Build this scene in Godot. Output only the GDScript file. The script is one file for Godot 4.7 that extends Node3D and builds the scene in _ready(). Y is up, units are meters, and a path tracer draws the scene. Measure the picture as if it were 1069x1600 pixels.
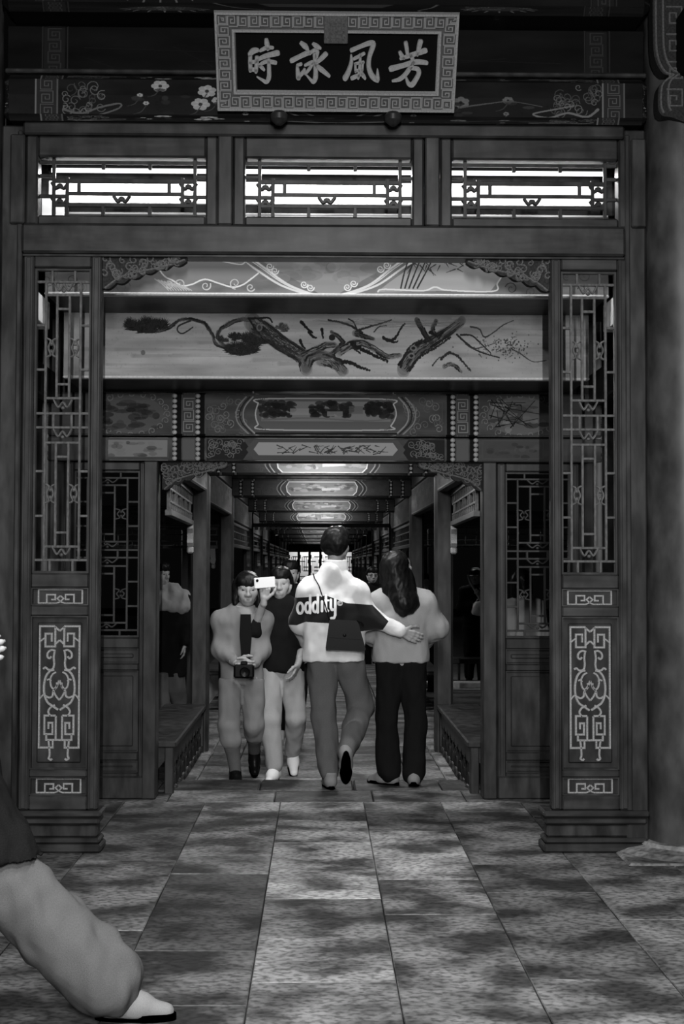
extends Node3D
# A covered timber gate and the long painted corridor behind it, at night.

class MB:
	# collects triangles with explicit normals
	var v := PackedVector3Array()
	var n := PackedVector3Array()
	var u := PackedVector2Array()
	var ix := PackedInt32Array()
	var T := Transform3D()

	func tri(a: Vector3, b: Vector3, c: Vector3, na: Vector3, nb: Vector3, nc: Vector3, ua := Vector2.ZERO, ub := Vector2.ZERO, uc := Vector2.ZERO) -> void:
		var o := v.size()
		v.append(T * a); v.append(T * b); v.append(T * c)
		n.append((T.basis * na).normalized()); n.append((T.basis * nb).normalized()); n.append((T.basis * nc).normalized())
		u.append(ua); u.append(ub); u.append(uc)
		if (b - a).cross(c - a).dot(na + nb + nc) > 0.0:
			ix.append(o); ix.append(o + 2); ix.append(o + 1)
		else:
			ix.append(o); ix.append(o + 1); ix.append(o + 2)

	func quad(a: Vector3, b: Vector3, c: Vector3, d: Vector3, nn: Vector3, ua := Vector2(0, 1), ub := Vector2(1, 1), uc := Vector2(1, 0), ud := Vector2(0, 0)) -> void:
		tri(a, b, c, nn, nn, nn, ua, ub, uc)
		tri(a, c, d, nn, nn, nn, ua, uc, ud)

	func squad(a: Vector3, b: Vector3, c: Vector3, d: Vector3, na: Vector3, nb: Vector3, nc: Vector3, nd: Vector3) -> void:
		tri(a, b, c, na, nb, nc)
		tri(a, c, d, na, nc, nd)

	# a box with chamfered edges; its +z face carries uv 0..1
	func box(c: Vector3, s: Vector3, bev := 0.004) -> void:
		var h := s * 0.5
		var b := minf(bev, minf(h.x, minf(h.y, h.z)) * 0.8)
		for ax in 3:
			for sg in [-1.0, 1.0]:
				var nn := Vector3.ZERO
				nn[ax] = sg
				var i := (ax + 1) % 3
				var j := (ax + 2) % 3
				var q := []
				for k in [[-1, -1], [1, -1], [1, 1], [-1, 1]]:
					var p := Vector3.ZERO
					p[ax] = sg * h[ax]
					p[i] = k[0] * (h[i] - b)
					p[j] = k[1] * (h[j] - b)
					q.append(p)
				var uvs := []
				for p in q:
					uvs.append(Vector2(p.x / s.x + 0.5, 0.5 - p.y / s.y) if ax == 2 else (Vector2(p.x, p.z) if ax == 1 else Vector2(p.z, p.y)))
				quad(c + q[0], c + q[1], c + q[2], c + q[3], nn, uvs[0], uvs[1], uvs[2], uvs[3])
		if b <= 0.0:
			return
		for ax in 3:
			var i := (ax + 1) % 3
			var j := (ax + 2) % 3
			for si in [-1.0, 1.0]:
				for sj in [-1.0, 1.0]:
					var q := []
					for k in [[-1, 0], [1, 0], [1, 1], [-1, 1]]:
						var p := Vector3.ZERO
						p[ax] = k[0] * (h[ax] - b)
						p[i] = si * (h[i] - (b if k[1] == 1 else 0.0))
						p[j] = sj * (h[j] - (0.0 if k[1] == 1 else b))
						q.append(p)
					var nn := Vector3.ZERO
					nn[i] = si; nn[j] = sj
					quad(c + q[0], c + q[1], c + q[2], c + q[3], nn.normalized())
		for sx in [-1.0, 1.0]:
			for sy in [-1.0, 1.0]:
				for sz in [-1.0, 1.0]:
					var sg := Vector3(sx, sy, sz)
					var nn := sg.normalized()
					tri(c + sg * Vector3(h.x, h.y - b, h.z - b), c + sg * Vector3(h.x - b, h.y, h.z - b), c + sg * Vector3(h.x - b, h.y - b, h.z), nn, nn, nn)

	func span(x0: float, x1: float, y0: float, y1: float, z0: float, z1: float, bev := 0.004) -> void:
		box(Vector3(x0 + x1, y0 + y1, z0 + z1) * 0.5, Vector3(absf(x1 - x0), absf(y1 - y0), absf(z1 - z0)), bev)

	# a raised half-round stroke drawn in the xy plane, standing on z0
	func stroke(pts: PackedVector2Array, wd: Array, z0: float, hgt: float, closed := false, flat := 0.5) -> void:
		var m := pts.size()
		var rings := []
		var tans := []
		for i in m:
			var a: Vector2 = pts[(i - 1 + m) % m] if closed or i > 0 else pts[i]
			var b: Vector2 = pts[(i + 1) % m] if closed or i < m - 1 else pts[i]
			var t := (b - a).normalized()
			if closed or (i > 0 and i < m - 1):
				var tt := (pts[i] - a).normalized() + (b - pts[i]).normalized()
				if tt.length() > 0.05:
					t = tt.normalized()
			var sd := Vector2(-t.y, t.x)
			var w: float = wd[i] if i < wd.size() else wd[wd.size() - 1]
			var sc := 1.0
			if (closed or (i > 0 and i < m - 1)):
				var d1 := (pts[i] - a).normalized()
				sc = 1.0 / maxf(0.6, absf(d1.dot(t)))
			var r := []
			for k in 4:
				var f: float = [-1.0, -flat, flat, 1.0][k]
				r.append(Vector3(pts[i].x + sd.x * f * w * 0.5 * sc, pts[i].y + sd.y * f * w * 0.5 * sc, z0 + (hgt if k in [1, 2] else 0.0)))
			rings.append(r)
			tans.append(sd)
		var cnt := m if closed else m - 1
		for i in cnt:
			var a2: Array = rings[i]
			var b2: Array = rings[(i + 1) % m]
			var sd3 := Vector3(tans[i].x, tans[i].y, 0)
			quad(a2[0], b2[0], b2[1], a2[1], (Vector3(0, 0, 0.7) - sd3).normalized())
			quad(a2[1], b2[1], b2[2], a2[2], Vector3(0, 0, 1))
			quad(a2[2], b2[2], b2[3], a2[3], (Vector3(0, 0, 0.7) + sd3).normalized())
		if not closed:
			for e in [0, m - 1]:
				var r2: Array = rings[e]
				var t2 := Vector3(tans[e].y, -tans[e].x, 0) * (-1.0 if e == 0 else 1.0)
				quad(r2[0], r2[1], r2[2], r2[3], t2)

	func prism(poly: PackedVector2Array, z0: float, z1: float) -> void:
		var t := Geometry2D.triangulate_polygon(poly)
		for k in range(0, t.size(), 3):
			for e in [[z1, 1.0], [z0, -1.0]]:
				var q := []
				for m in 3:
					q.append(Vector3(poly[t[k + m]].x, poly[t[k + m]].y, e[0]))
				tri(q[0], q[1], q[2], Vector3(0, 0, e[1]), Vector3(0, 0, e[1]), Vector3(0, 0, e[1]))
		var cw := Geometry2D.is_polygon_clockwise(poly)
		for i in poly.size():
			var a := poly[i]
			var b := poly[(i + 1) % poly.size()]
			var d := (b - a).normalized()
			var nn := Vector3(d.y, -d.x, 0) * (-1.0 if cw else 1.0)
			quad(Vector3(a.x, a.y, z0), Vector3(b.x, b.y, z0), Vector3(b.x, b.y, z1), Vector3(a.x, a.y, z1), nn)

	func tube(pts: Array, rad: Array, segs := 8) -> void:
		var rings := []
		var nr := []
		var up := Vector3(0.13, 0.9, 0.41).normalized()
		for i in pts.size():
			var a: Vector3 = pts[maxi(i - 1, 0)]
			var b: Vector3 = pts[mini(i + 1, pts.size() - 1)]
			var t := (b - a).normalized()
			var s := t.cross(up)
			if s.length() < 0.05:
				s = t.cross(Vector3(1, 0, 0))
			s = s.normalized()
			var w := s.cross(t).normalized()
			var r: float = rad[mini(i, rad.size() - 1)]
			var ring := []
			var nn := []
			for k in segs:
				var an := TAU * k / segs
				var d := s * cos(an) + w * sin(an)
				ring.append(pts[i] + d * r)
				nn.append(d)
			rings.append(ring)
			nr.append(nn)
		for i in pts.size() - 1:
			for k in segs:
				var k2 := (k + 1) % segs
				squad(rings[i][k], rings[i][k2], rings[i + 1][k2], rings[i + 1][k], nr[i][k], nr[i][k2], nr[i + 1][k2], nr[i + 1][k])
		for e in [0, pts.size() - 1]:
			var t3: Vector3 = (pts[1] - pts[0]).normalized() * -1.0 if e == 0 else (pts[e] - pts[e - 1]).normalized()
			for k in range(1, segs - 1):
				tri(rings[e][0], rings[e][k], rings[e][k + 1], t3, t3, t3)

	func lathe(c: Vector3, prof: Array, segs := 24) -> void:
		for i in prof.size() - 1:
			var p: Vector2 = prof[i]
			var q: Vector2 = prof[i + 1]
			var d := q - p
			var nn := Vector2(d.y, -d.x).normalized()
			for k in segs:
				var a := TAU * k / segs
				var b := TAU * (k + 1) / segs
				var ca := Vector3(cos(a), 0, sin(a))
				var cb := Vector3(cos(b), 0, sin(b))
				var na := ca * nn.x + Vector3(0, nn.y, 0)
				var nb := cb * nn.x + Vector3(0, nn.y, 0)
				squad(c + ca * p.x + Vector3(0, p.y, 0), c + cb * p.x + Vector3(0, p.y, 0), c + cb * q.x + Vector3(0, q.y, 0), c + ca * q.x + Vector3(0, q.y, 0), na, nb, nb, na)

	func ball(c: Vector3, r: Vector3, seg := 12, rows := 8) -> void:
		for i in rows:
			var t0 := PI * i / rows
			var t1 := PI * (i + 1) / rows
			for k in seg:
				var a := TAU * k / seg
				var b := TAU * (k + 1) / seg
				var d := [Vector3(sin(t0) * cos(a), cos(t0), sin(t0) * sin(a)), Vector3(sin(t0) * cos(b), cos(t0), sin(t0) * sin(b)), Vector3(sin(t1) * cos(b), cos(t1), sin(t1) * sin(b)), Vector3(sin(t1) * cos(a), cos(t1), sin(t1) * sin(a))]
				if i > 0:
					tri(c + d[0] * r, c + d[1] * r, c + d[2] * r, d[0] / r, d[1] / r, d[2] / r)
				if i < rows - 1:
					tri(c + d[0] * r, c + d[2] * r, c + d[3] * r, d[0] / r, d[2] / r, d[3] / r)

	func mesh() -> ArrayMesh:
		var a := []
		a.resize(Mesh.ARRAY_MAX)
		a[Mesh.ARRAY_VERTEX] = v
		a[Mesh.ARRAY_NORMAL] = n
		a[Mesh.ARRAY_TEX_UV] = u
		a[Mesh.ARRAY_INDEX] = ix
		var m := ArrayMesh.new()
		m.add_surface_from_arrays(Mesh.PRIMITIVE_TRIANGLES, a)
		return m


# ---------------------------------------------------------------- painting on boards
class Paint:
	var im: Image
	var cache := {}
	var sx := 1.0
	var sy := 1.0
	var ox := 0.0
	var oy := 0.0

	func _init(w: int, h: int, tone: float, grain := 0.0, sd := 1, stretch := 1.0) -> void:
		im = Image.create(w, h, false, Image.FORMAT_RGBA8)
		im.fill(Color(tone, tone, tone))
		if grain > 0.0:
			var f := FastNoiseLite.new()
			f.seed = sd
			f.frequency = 0.012
			f.fractal_octaves = 5
			for y in h:
				for x in w:
					var t := tone + grain * f.get_noise_2d(x / stretch, y)
					im.set_pixel(x, y, Color(t, t, t))

	func win(x0: float, y0: float, x1: float, y1: float) -> Paint:   # drawing units over the whole picture
		sx = im.get_width() / (x1 - x0)
		sy = im.get_height() / (y1 - y0)
		ox = x0
		oy = y0
		return self

	func dab(x: float, y: float, r: float, tone: float, al := 1.0) -> void:
		var ri := maxi(1, roundi(r * 2.0))
		var key := [ri, roundi(tone * 60), roundi(al * 20)]
		if not cache.has(key):
			var b := Image.create(ri + 2, ri + 2, false, Image.FORMAT_RGBA8)
			for j in ri + 2:
				for i in ri + 2:
					var d := Vector2(i + 0.5 - (ri + 2) * 0.5, j + 0.5 - (ri + 2) * 0.5).length()
					b.set_pixel(i, j, Color(tone, tone, tone, al * clampf(ri * 0.5 - d + 0.5, 0, 1)))
			cache[key] = b
		var bi: Image = cache[key]
		im.blend_rect(bi, Rect2i(0, 0, ri + 2, ri + 2), Vector2i(roundi(x - (ri + 2) * 0.5), roundi(y - (ri + 2) * 0.5)))

	func line(p: Array, w0: float, w1: float, tone: float, al := 1.0, smooth := true, jit := 0.0) -> void:
		var pts := []
		for q in p:
			pts.append(Vector2((q[0] - ox) * sx, (q[1] - oy) * sy))
		var tot := 0.0
		for i in pts.size() - 1:
			tot += pts[i].distance_to(pts[i + 1])
		var run := 0.0
		for i in pts.size() - 1:
			var a: Vector2 = pts[i]
			var b: Vector2 = pts[i + 1]
			var len2 := a.distance_to(b)
			var t := 0.0
			while t < len2:
				var f := t / len2
				var q: Vector2 = a.lerp(b, f)
				if smooth:
					q = a.cubic_interpolate(b, pts[maxi(i - 1, 0)], pts[mini(i + 2, pts.size() - 1)], f)
				var w := lerpf(w0, w1, (run + t) / maxf(tot, 1e-3)) * sx
				if jit > 0.0:
					q += Vector2(randf_range(-jit, jit), randf_range(-jit, jit)) * sx
				dab(q.x, q.y, w * 0.5, tone, al)
				t += maxf(0.7, w * 0.22)
			run += len2

	func fill(p: Array, tone: float, al := 1.0) -> void:
		var pts := []
		var ymin := 1e9
		var ymax := -1e9
		for q in p:
			var w := Vector2((q[0] - ox) * sx, (q[1] - oy) * sy)
			pts.append(w)
			ymin = minf(ymin, w.y)
			ymax = maxf(ymax, w.y)
		for y in range(maxi(0, int(ymin)), mini(im.get_height(), int(ymax) + 1)):
			var xs := []
			for i in pts.size():
				var a: Vector2 = pts[i]
				var b: Vector2 = pts[(i + 1) % pts.size()]
				if (a.y <= y + 0.5) != (b.y <= y + 0.5):
					xs.append(a.x + (b.x - a.x) * (y + 0.5 - a.y) / (b.y - a.y))
			xs.sort()
			for k in range(0, xs.size() - 1, 2):
				var r := Rect2i(roundi(xs[k]), y, roundi(xs[k + 1]) - roundi(xs[k]), 1)
				if r.size.x <= 0:
					continue
				if al >= 0.99:
					im.fill_rect(r, Color(tone, tone, tone))
				else:
					var s := Image.create(r.size.x, 1, false, Image.FORMAT_RGBA8)
					s.fill(Color(tone, tone, tone, al))
					im.blend_rect(s, Rect2i(0, 0, r.size.x, 1), r.position)

	func ell(x: float, y: float, rx: float, ry: float, tone: float, al := 1.0) -> void:
		var p := []
		for k in 28:
			p.append([x + cos(TAU * k / 28) * rx, y + sin(TAU * k / 28) * ry])
		fill(p, tone, al)

	func speckle(num: int, x0: float, y0: float, x1: float, y1: float, r: float, tone: float, al := 0.6) -> void:
		for k in num:
			dab((randf_range(x0, x1) - ox) * sx, (randf_range(y0, y1) - oy) * sy, r * sx * randf_range(0.4, 1.0), tone, al)

	# square spiral running bands
	func fret(x0: float, y0: float, x1: float, y1: float, cell: float, w: float, tone: float, upright := false) -> void:
		var horiz := x1 - x0 if not upright else y1 - y0
		var cnt := maxi(1, roundi(horiz / cell))
		for i in cnt:
			var base := [[0.05, 0.95], [0.05, 0.08], [0.92, 0.08], [0.92, 0.85], [0.3, 0.85], [0.3, 0.32], [0.66, 0.32], [0.66, 0.6], [0.48, 0.6]]
			var p := []
			for q in base:
				var a: float = (i + q[0]) / cnt
				var b: float = q[1] if i % 2 == 0 else 1.0 - q[1]
				if upright:
					p.append([lerpf(x0, x1, b), lerpf(y0, y1, a)])
				else:
					p.append([lerpf(x0, x1, a), lerpf(y0, y1, b)])
			line(p, w, w, tone, 1.0, false)

	func tex() -> ImageTexture:
		im.convert(Image.FORMAT_RGB8)
		return ImageTexture.create_from_image(im)


# ---------------------------------------------------------------- rounded bodies: capsules joined with a smooth minimum, meshed as surface nets
class Nets:
	# caps: [a, b, ra, rb, squash of depth]  or  ["cut", height, +1 keep above / -1 keep below]
	static func add(mb: MB, caps: Array, cell: float, k: float, uvr := Rect2(-1, 0, 2, 2), fold := 0.0, fq := 9.0, sd := 3) -> void:
		var lo := Vector3.INF
		var hi := -Vector3.INF
		for c in caps:
			if c[0] is String:
				continue
			var r := maxf(c[2], c[3]) + k * 0.3
			lo = lo.min(c[0] - Vector3.ONE * r).min(c[1] - Vector3.ONE * r)
			hi = hi.max(c[0] + Vector3.ONE * r).max(c[1] + Vector3.ONE * r)
		lo -= Vector3.ONE * cell * 2.0
		hi += Vector3.ONE * cell * 2.0
		var nx := int((hi.x - lo.x) / cell) + 2
		var ny := int((hi.y - lo.y) / cell) + 2
		var nz := int((hi.z - lo.z) / cell) + 2
		var f := PackedFloat32Array()
		f.resize(nx * ny * nz)
		f.fill(1.0)
		var ik := 1.0 / k
		for c in caps:
			if c[0] is String:
				var yc: float = c[1]
				var sg: float = c[2]
				for z in nz:
					for y in ny:
						var d := (yc - (lo.y + y * cell)) * sg
						var o := (z * ny + y) * nx
						for x in nx:
							if f[o + x] < d:
								f[o + x] = d
				continue
			var a: Vector3 = c[0]
			var b: Vector3 = c[1]
			var ra: float = c[2]
			var rb: float = c[3]
			var sq: float = c[4] if c.size() > 4 else 1.0
			var m := maxf(ra, rb) + k + cell * 1.5
			var l0 := a.min(b) - Vector3.ONE * m - lo
			var h0 := a.max(b) + Vector3.ONE * m - lo
			var x0 := maxi(0, int(l0.x / cell))
			var x1 := mini(nx - 1, int(h0.x / cell) + 1)
			var y0 := maxi(0, int(l0.y / cell))
			var y1 := mini(ny - 1, int(h0.y / cell) + 1)
			var z0 := maxi(0, int(l0.z / cell))
			var z1 := mini(nz - 1, int(h0.z / cell) + 1)
			var ab := b - a
			ab.z *= sq
			var il := 1.0 / maxf(ab.length_squared(), 1e-9)
			var dr := rb - ra
			for z in range(z0, z1 + 1):
				var pz := (lo.z + z * cell - a.z) * sq
				for y in range(y0, y1 + 1):
					var py := lo.y + y * cell - a.y
					var o := (z * ny + y) * nx
					for x in range(x0, x1 + 1):
						var p := Vector3(lo.x + x * cell - a.x, py, pz)
						var h := clampf(p.dot(ab) * il, 0.0, 1.0)
						var d := (p - ab * h).length() - ra - dr * h
						var e := f[o + x]
						var g := k - absf(d - e)
						if g > 0.0:
							f[o + x] = minf(d, e) - g * g * ik * 0.25
						elif d < e:
							f[o + x] = d
		var id := PackedInt32Array()
		id.resize(nx * ny * nz)
		id.fill(-1)
		var base := mb.v.size()
		var sxy := nx * ny
		var vs := PackedVector3Array()
		var lim := cell * 3.6
		var off := [0, 1, nx, nx + 1, sxy, sxy + 1, sxy + nx, sxy + nx + 1]
		var edges := [[0, 1], [2, 3], [4, 5], [6, 7], [0, 2], [1, 3], [4, 6], [5, 7], [0, 4], [1, 5], [2, 6], [3, 7]]
		var cv := [Vector3(0, 0, 0), Vector3(1, 0, 0), Vector3(0, 1, 0), Vector3(1, 1, 0), Vector3(0, 0, 1), Vector3(1, 0, 1), Vector3(0, 1, 1), Vector3(1, 1, 1)]
		var tris := PackedInt32Array()
		for z in nz - 1:
			for y in ny - 1:
				var o := (z * ny + y) * nx
				for x in nx - 1:
					var i := o + x
					var f0 := f[i]
					if f0 > lim or f0 < -lim:
						continue
					var pos := 0
					for q in off:
						if f[i + q] < 0.0:
							pos += 1
					if pos == 0 or pos == 8:
						continue
					var s := Vector3.ZERO
					var cnt := 0
					for e in edges:
						var fa := f[i + off[e[0]]]
						var fb := f[i + off[e[1]]]
						if (fa < 0.0) != (fb < 0.0):
							var t := fa / (fa - fb)
							s += (cv[e[0]] as Vector3).lerp(cv[e[1]], t)
							cnt += 1
					id[i] = vs.size()
					vs.append(lo + (Vector3(x, y, z) + s / cnt) * cell)
					# faces round the three edges that start in this cell's corner 0
					var neg := f0 < 0.0
					if y > 0 and z > 0 and neg != (f[i + 1] < 0.0):
						_q(tris, id, i, i - nx, i - nx - sxy, i - sxy, neg)
					if x > 0 and z > 0 and neg != (f[i + nx] < 0.0):
						_q(tris, id, i, i - sxy, i - 1 - sxy, i - 1, neg)
					if x > 0 and y > 0 and neg != (f[i + sxy] < 0.0):
						_q(tris, id, i, i - 1, i - 1 - nx, i - nx, neg)
		var ns := PackedVector3Array()
		ns.resize(vs.size())
		for t in range(0, tris.size(), 3):
			var A := vs[tris[t]]
			var nn := (vs[tris[t + 2]] - A).cross(vs[tris[t + 1]] - A)
			for q in 3:
				ns[tris[t + q]] += nn
		var fn := FastNoiseLite.new()
		fn.seed = sd
		fn.frequency = 1.0
		fn.fractal_octaves = 2
		for i in vs.size():
			ns[i] = ns[i].normalized()
			if fold > 0.0:
				var p := vs[i]
				vs[i] = p + ns[i] * fold * (fn.get_noise_3d(p.x * fq, p.y * fq * 0.55, p.z * fq) * 1.6)
		if fold > 0.0:
			ns.fill(Vector3.ZERO)
			for t in range(0, tris.size(), 3):
				var A := vs[tris[t]]
				var nn := (vs[tris[t + 2]] - A).cross(vs[tris[t + 1]] - A)
				for q in 3:
					ns[tris[t + q]] += nn
		for i in vs.size():
			var p := vs[i]
			mb.v.append(mb.T * p)
			mb.n.append((mb.T.basis * ns[i]).normalized())
			mb.u.append(Vector2((p.x - uvr.position.x) / uvr.size.x, 1.0 - (p.y - uvr.position.y) / uvr.size.y))
		for t in tris:
			mb.ix.append(base + t)

	static func _q(tr: PackedInt32Array, id: PackedInt32Array, a: int, b: int, c: int, d: int, neg: bool) -> void:
		var A := id[a]
		var B := id[b]
		var C := id[c]
		var D := id[d]
		if A < 0 or B < 0 or C < 0 or D < 0:
			return
		if neg:
			for q in [A, C, B, A, D, C]:
				tr.append(q)
		else:
			for q in [A, B, C, A, C, D]:
				tr.append(q)


# ---------------------------------------------------------------- naming
var used := {}
var M := {}
var bars := {}

func numbered(called: String) -> String:
	if not used.has(called):
		used[called] = 0
		return called
	used[called] += 1
	return "%s_%03d" % [called, used[called]]

func tag(o: Node3D, label: String, category: String, group := "") -> void:
	o.set_meta("label", label)
	o.set_meta("category", category)
	if group:
		o.set_meta("group", group)

func thing(called: String, label: String, category: String, at := Vector3.ZERO, group := "") -> Node3D:
	var o := Node3D.new()
	o.name = numbered(called)
	add_child(o)
	o.position = at
	tag(o, label, category, group)
	return o

func put(called: String, mesh: Mesh, mat: Material, parent: Node3D = null, at := Vector3.ZERO) -> MeshInstance3D:
	var o := MeshInstance3D.new()
	o.mesh = mesh
	o.material_override = mat
	o.position = at
	if parent == null:
		o.name = numbered(called)
		add_child(o)
	else:
		o.name = called
		parent.add_child(o, true)
	return o

func struct(called: String, mesh: Mesh, mat: Material) -> MeshInstance3D:
	var o := put(called, mesh, mat)
	o.set_meta("kind", "structure")
	return o

func part_box(called: String, mat: Material, parent: Node3D, x0: float, x1: float, y0: float, y1: float, z0: float, z1: float, bev := 0.004) -> MeshInstance3D:
	var s := Vector3(absf(x1 - x0), absf(y1 - y0), absf(z1 - z0))
	var key := [snappedf(s.x, 0.0005), snappedf(s.y, 0.0005), snappedf(s.z, 0.0005), bev]
	if not bars.has(key):
		var b := MB.new()
		b.box(Vector3.ZERO, s, bev)
		bars[key] = b.mesh()
	return put(called, bars[key], mat, parent, Vector3(x0 + x1, y0 + y1, z0 + z1) * 0.5)

func curve(p: Array, sub := 5) -> PackedVector2Array:
	var o := PackedVector2Array()
	for i in p.size() - 1:
		var a := Vector2(p[i][0], p[i][1])
		var b := Vector2(p[i + 1][0], p[i + 1][1])
		var pa := Vector2(p[maxi(i - 1, 0)][0], p[maxi(i - 1, 0)][1])
		var pb := Vector2(p[mini(i + 2, p.size() - 1)][0], p[mini(i + 2, p.size() - 1)][1])
		for k in sub:
			o.append(a.cubic_interpolate(b, pa, pb, float(k) / sub))
	o.append(Vector2(p[-1][0], p[-1][1]))
	return o

func straight(p: Array) -> PackedVector2Array:
	var o := PackedVector2Array()
	for q in p:
		o.append(Vector2(q[0], q[1]))
	return o

func g(t: float) -> Color:
	return Color(t, t, t)

func lin(t: float) -> Color:      # a linear reflectance as an albedo colour
	return Color(t, t, t).linear_to_srgb()

func noise_tex(sd: int, freq: float, lo: float, hi: float, oct := 5, size := 512, mid := 0.5, half := 0.5) -> NoiseTexture2D:
	var f := FastNoiseLite.new()
	f.seed = sd
	f.frequency = freq
	f.fractal_octaves = oct
	var t := NoiseTexture2D.new()
	t.width = size
	t.height = size
	t.seamless = true
	t.noise = f
	var r := Gradient.new()
	r.offsets = PackedFloat32Array([mid - half, mid, mid + half])
	r.colors = PackedColorArray([lin(lo), lin((lo + hi) * 0.5), lin(hi)])
	t.color_ramp = r
	return t

func mat(tex: Texture2D, scale: Vector3, rough := 0.6, tint := 1.0, spec := 0.5) -> StandardMaterial3D:
	var m := StandardMaterial3D.new()
	m.albedo_color = lin(tint)
	if tex:
		m.albedo_texture = tex
		m.uv1_triplanar = true
		m.uv1_world_triplanar = true
		m.uv1_scale = scale
	m.roughness = rough
	m.metallic_specular = spec
	return m

func painted(tex: Texture2D, rough := 0.7) -> StandardMaterial3D:
	var m := StandardMaterial3D.new()
	m.albedo_texture = tex
	m.texture_repeat = false
	m.roughness = rough
	m.metallic_specular = 0.2
	return m

func bump(m: StandardMaterial3D, tex: Texture2D, cm: float) -> StandardMaterial3D:
	m.heightmap_enabled = true
	m.heightmap_texture = tex
	m.heightmap_scale = cm
	return m


func _ready() -> void:
	seed(7)
	# --- camera
	var cam := Camera3D.new()
	cam.name = "view_camera"
	cam.fov = 2.0 * rad_to_deg(atan(800.0 / 2210.0))
	cam.near = 0.05
	cam.far = 200.0
	add_child(cam)
	cam.transform = Transform3D(Basis(Vector3.UP, deg_to_rad(-0.894)) * Basis(Vector3.RIGHT, deg_to_rad(2.07)) * Basis(Vector3.BACK, deg_to_rad(0.15)), Vector3(-0.02, 1.55, 7.62))
	cam.current = true
	# --- night sky and exposure
	var env := Environment.new()
	env.background_mode = Environment.BG_COLOR
	env.background_color = lin(0.0016)
	env.tonemap_mode = Environment.TONE_MAPPER_LINEAR
	env.tonemap_exposure = 1.0
	env.sdfgi_enabled = true
	env.ssao_enabled = true
	env.ssil_enabled = true
	var we := WorldEnvironment.new()
	we.name = "world_environment"
	we.environment = env
	add_child(we)

	make_materials()
	# --- large structure
	make_floor()
	make_gate()
	make_pavilion()
	make_second_screen()
	make_corridor()
	make_outside()
	# --- lamps
	make_lamps()
	# --- carved and lettered pieces
	make_plaque()
	# --- people
	make_people()


func lamp_tube(label: String, at: Vector3, length: float, energy: float, glow: float, down := Vector3.DOWN, along := Vector3.RIGHT, dim := false) -> void:
	# a fluorescent tube in its batten, with an area light of the same length just in front of it
	var t := thing("fluorescent_lamp", label, "lamp", at)
	var up := -down.normalized()
	var b := Basis()
	b.x = (along - up * along.dot(up)).normalized()
	b.y = up
	b.z = b.x.cross(up)
	var bt := MB.new()
	bt.T = Transform3D(b, Vector3.ZERO)
	bt.box(Vector3(0, 0.035, 0), Vector3(length + 0.04, 0.03, 0.05), 0.004)
	for s in [-1.0, 1.0]:
		bt.box(Vector3(s * (length * 0.5 + 0.008), 0.012, 0), Vector3(0.018, 0.05, 0.036), 0.003)
	put("batten", bt.mesh(), M.dark if dim else M.white, t)
	if at.z > -1.0 and at.z < 0.0:
		for s in [-1.0, 1.0]:
			part_box("bracket", M.dark, t, s * length * 0.3 - 0.01, s * length * 0.3 + 0.01, 0.02, 0.05, -0.11, 0.0, 0.002)
	if at.z < -2.0 and absf(at.x) < 0.5 or at.z > 2.0 and at.z < 9.0:
		var ceil_y := 2.78 if at.z < 0.0 else 5.2
		for s in [-1.0, 1.0]:
			part_box("hanger", M.white, t, b.x.x * s * length * 0.4 - 0.006, b.x.x * s * length * 0.4 + 0.006, 0.03, ceil_y - at.y + 0.012, b.x.z * s * length * 0.4 - 0.006, b.x.z * s * length * 0.4 + 0.006, 0.001)
	if along == Vector3.UP:
		part_box("stand", M.dark, t, -0.03, 0.03, -at.y, length * 0.5, 0.05, 0.11, 0.004)  # made-up stand that carries the added fill tube
		part_box("stand_foot", M.dark, t, -0.25, 0.25, -at.y, 0.03 - at.y, -0.15, 0.3, 0.006)
	var tb := MB.new()
	tb.T = Transform3D(b, Vector3.ZERO)
	tb.tube([Vector3(-length * 0.5, 0, 0), Vector3(length * 0.5, 0, 0)], [0.013], 12)
	var e := StandardMaterial3D.new()
	e.albedo_color = g(0.9)
	e.emission_enabled = true
	e.emission = g(1.0)
	e.emission_energy_multiplier = glow
	put("tube", tb.mesh(), e, t)
	var l := AreaLight3D.new()
	l.name = "tube_light"
	l.area_size = Vector2(length, 0.03)
	l.light_energy = energy
	l.area_range = 30.0
	l.shadow_enabled = true
	l.transform = Transform3D(Basis(b.x, b.z * -1.0, b.y), down.normalized() * 0.02)
	t.add_child(l)


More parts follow.
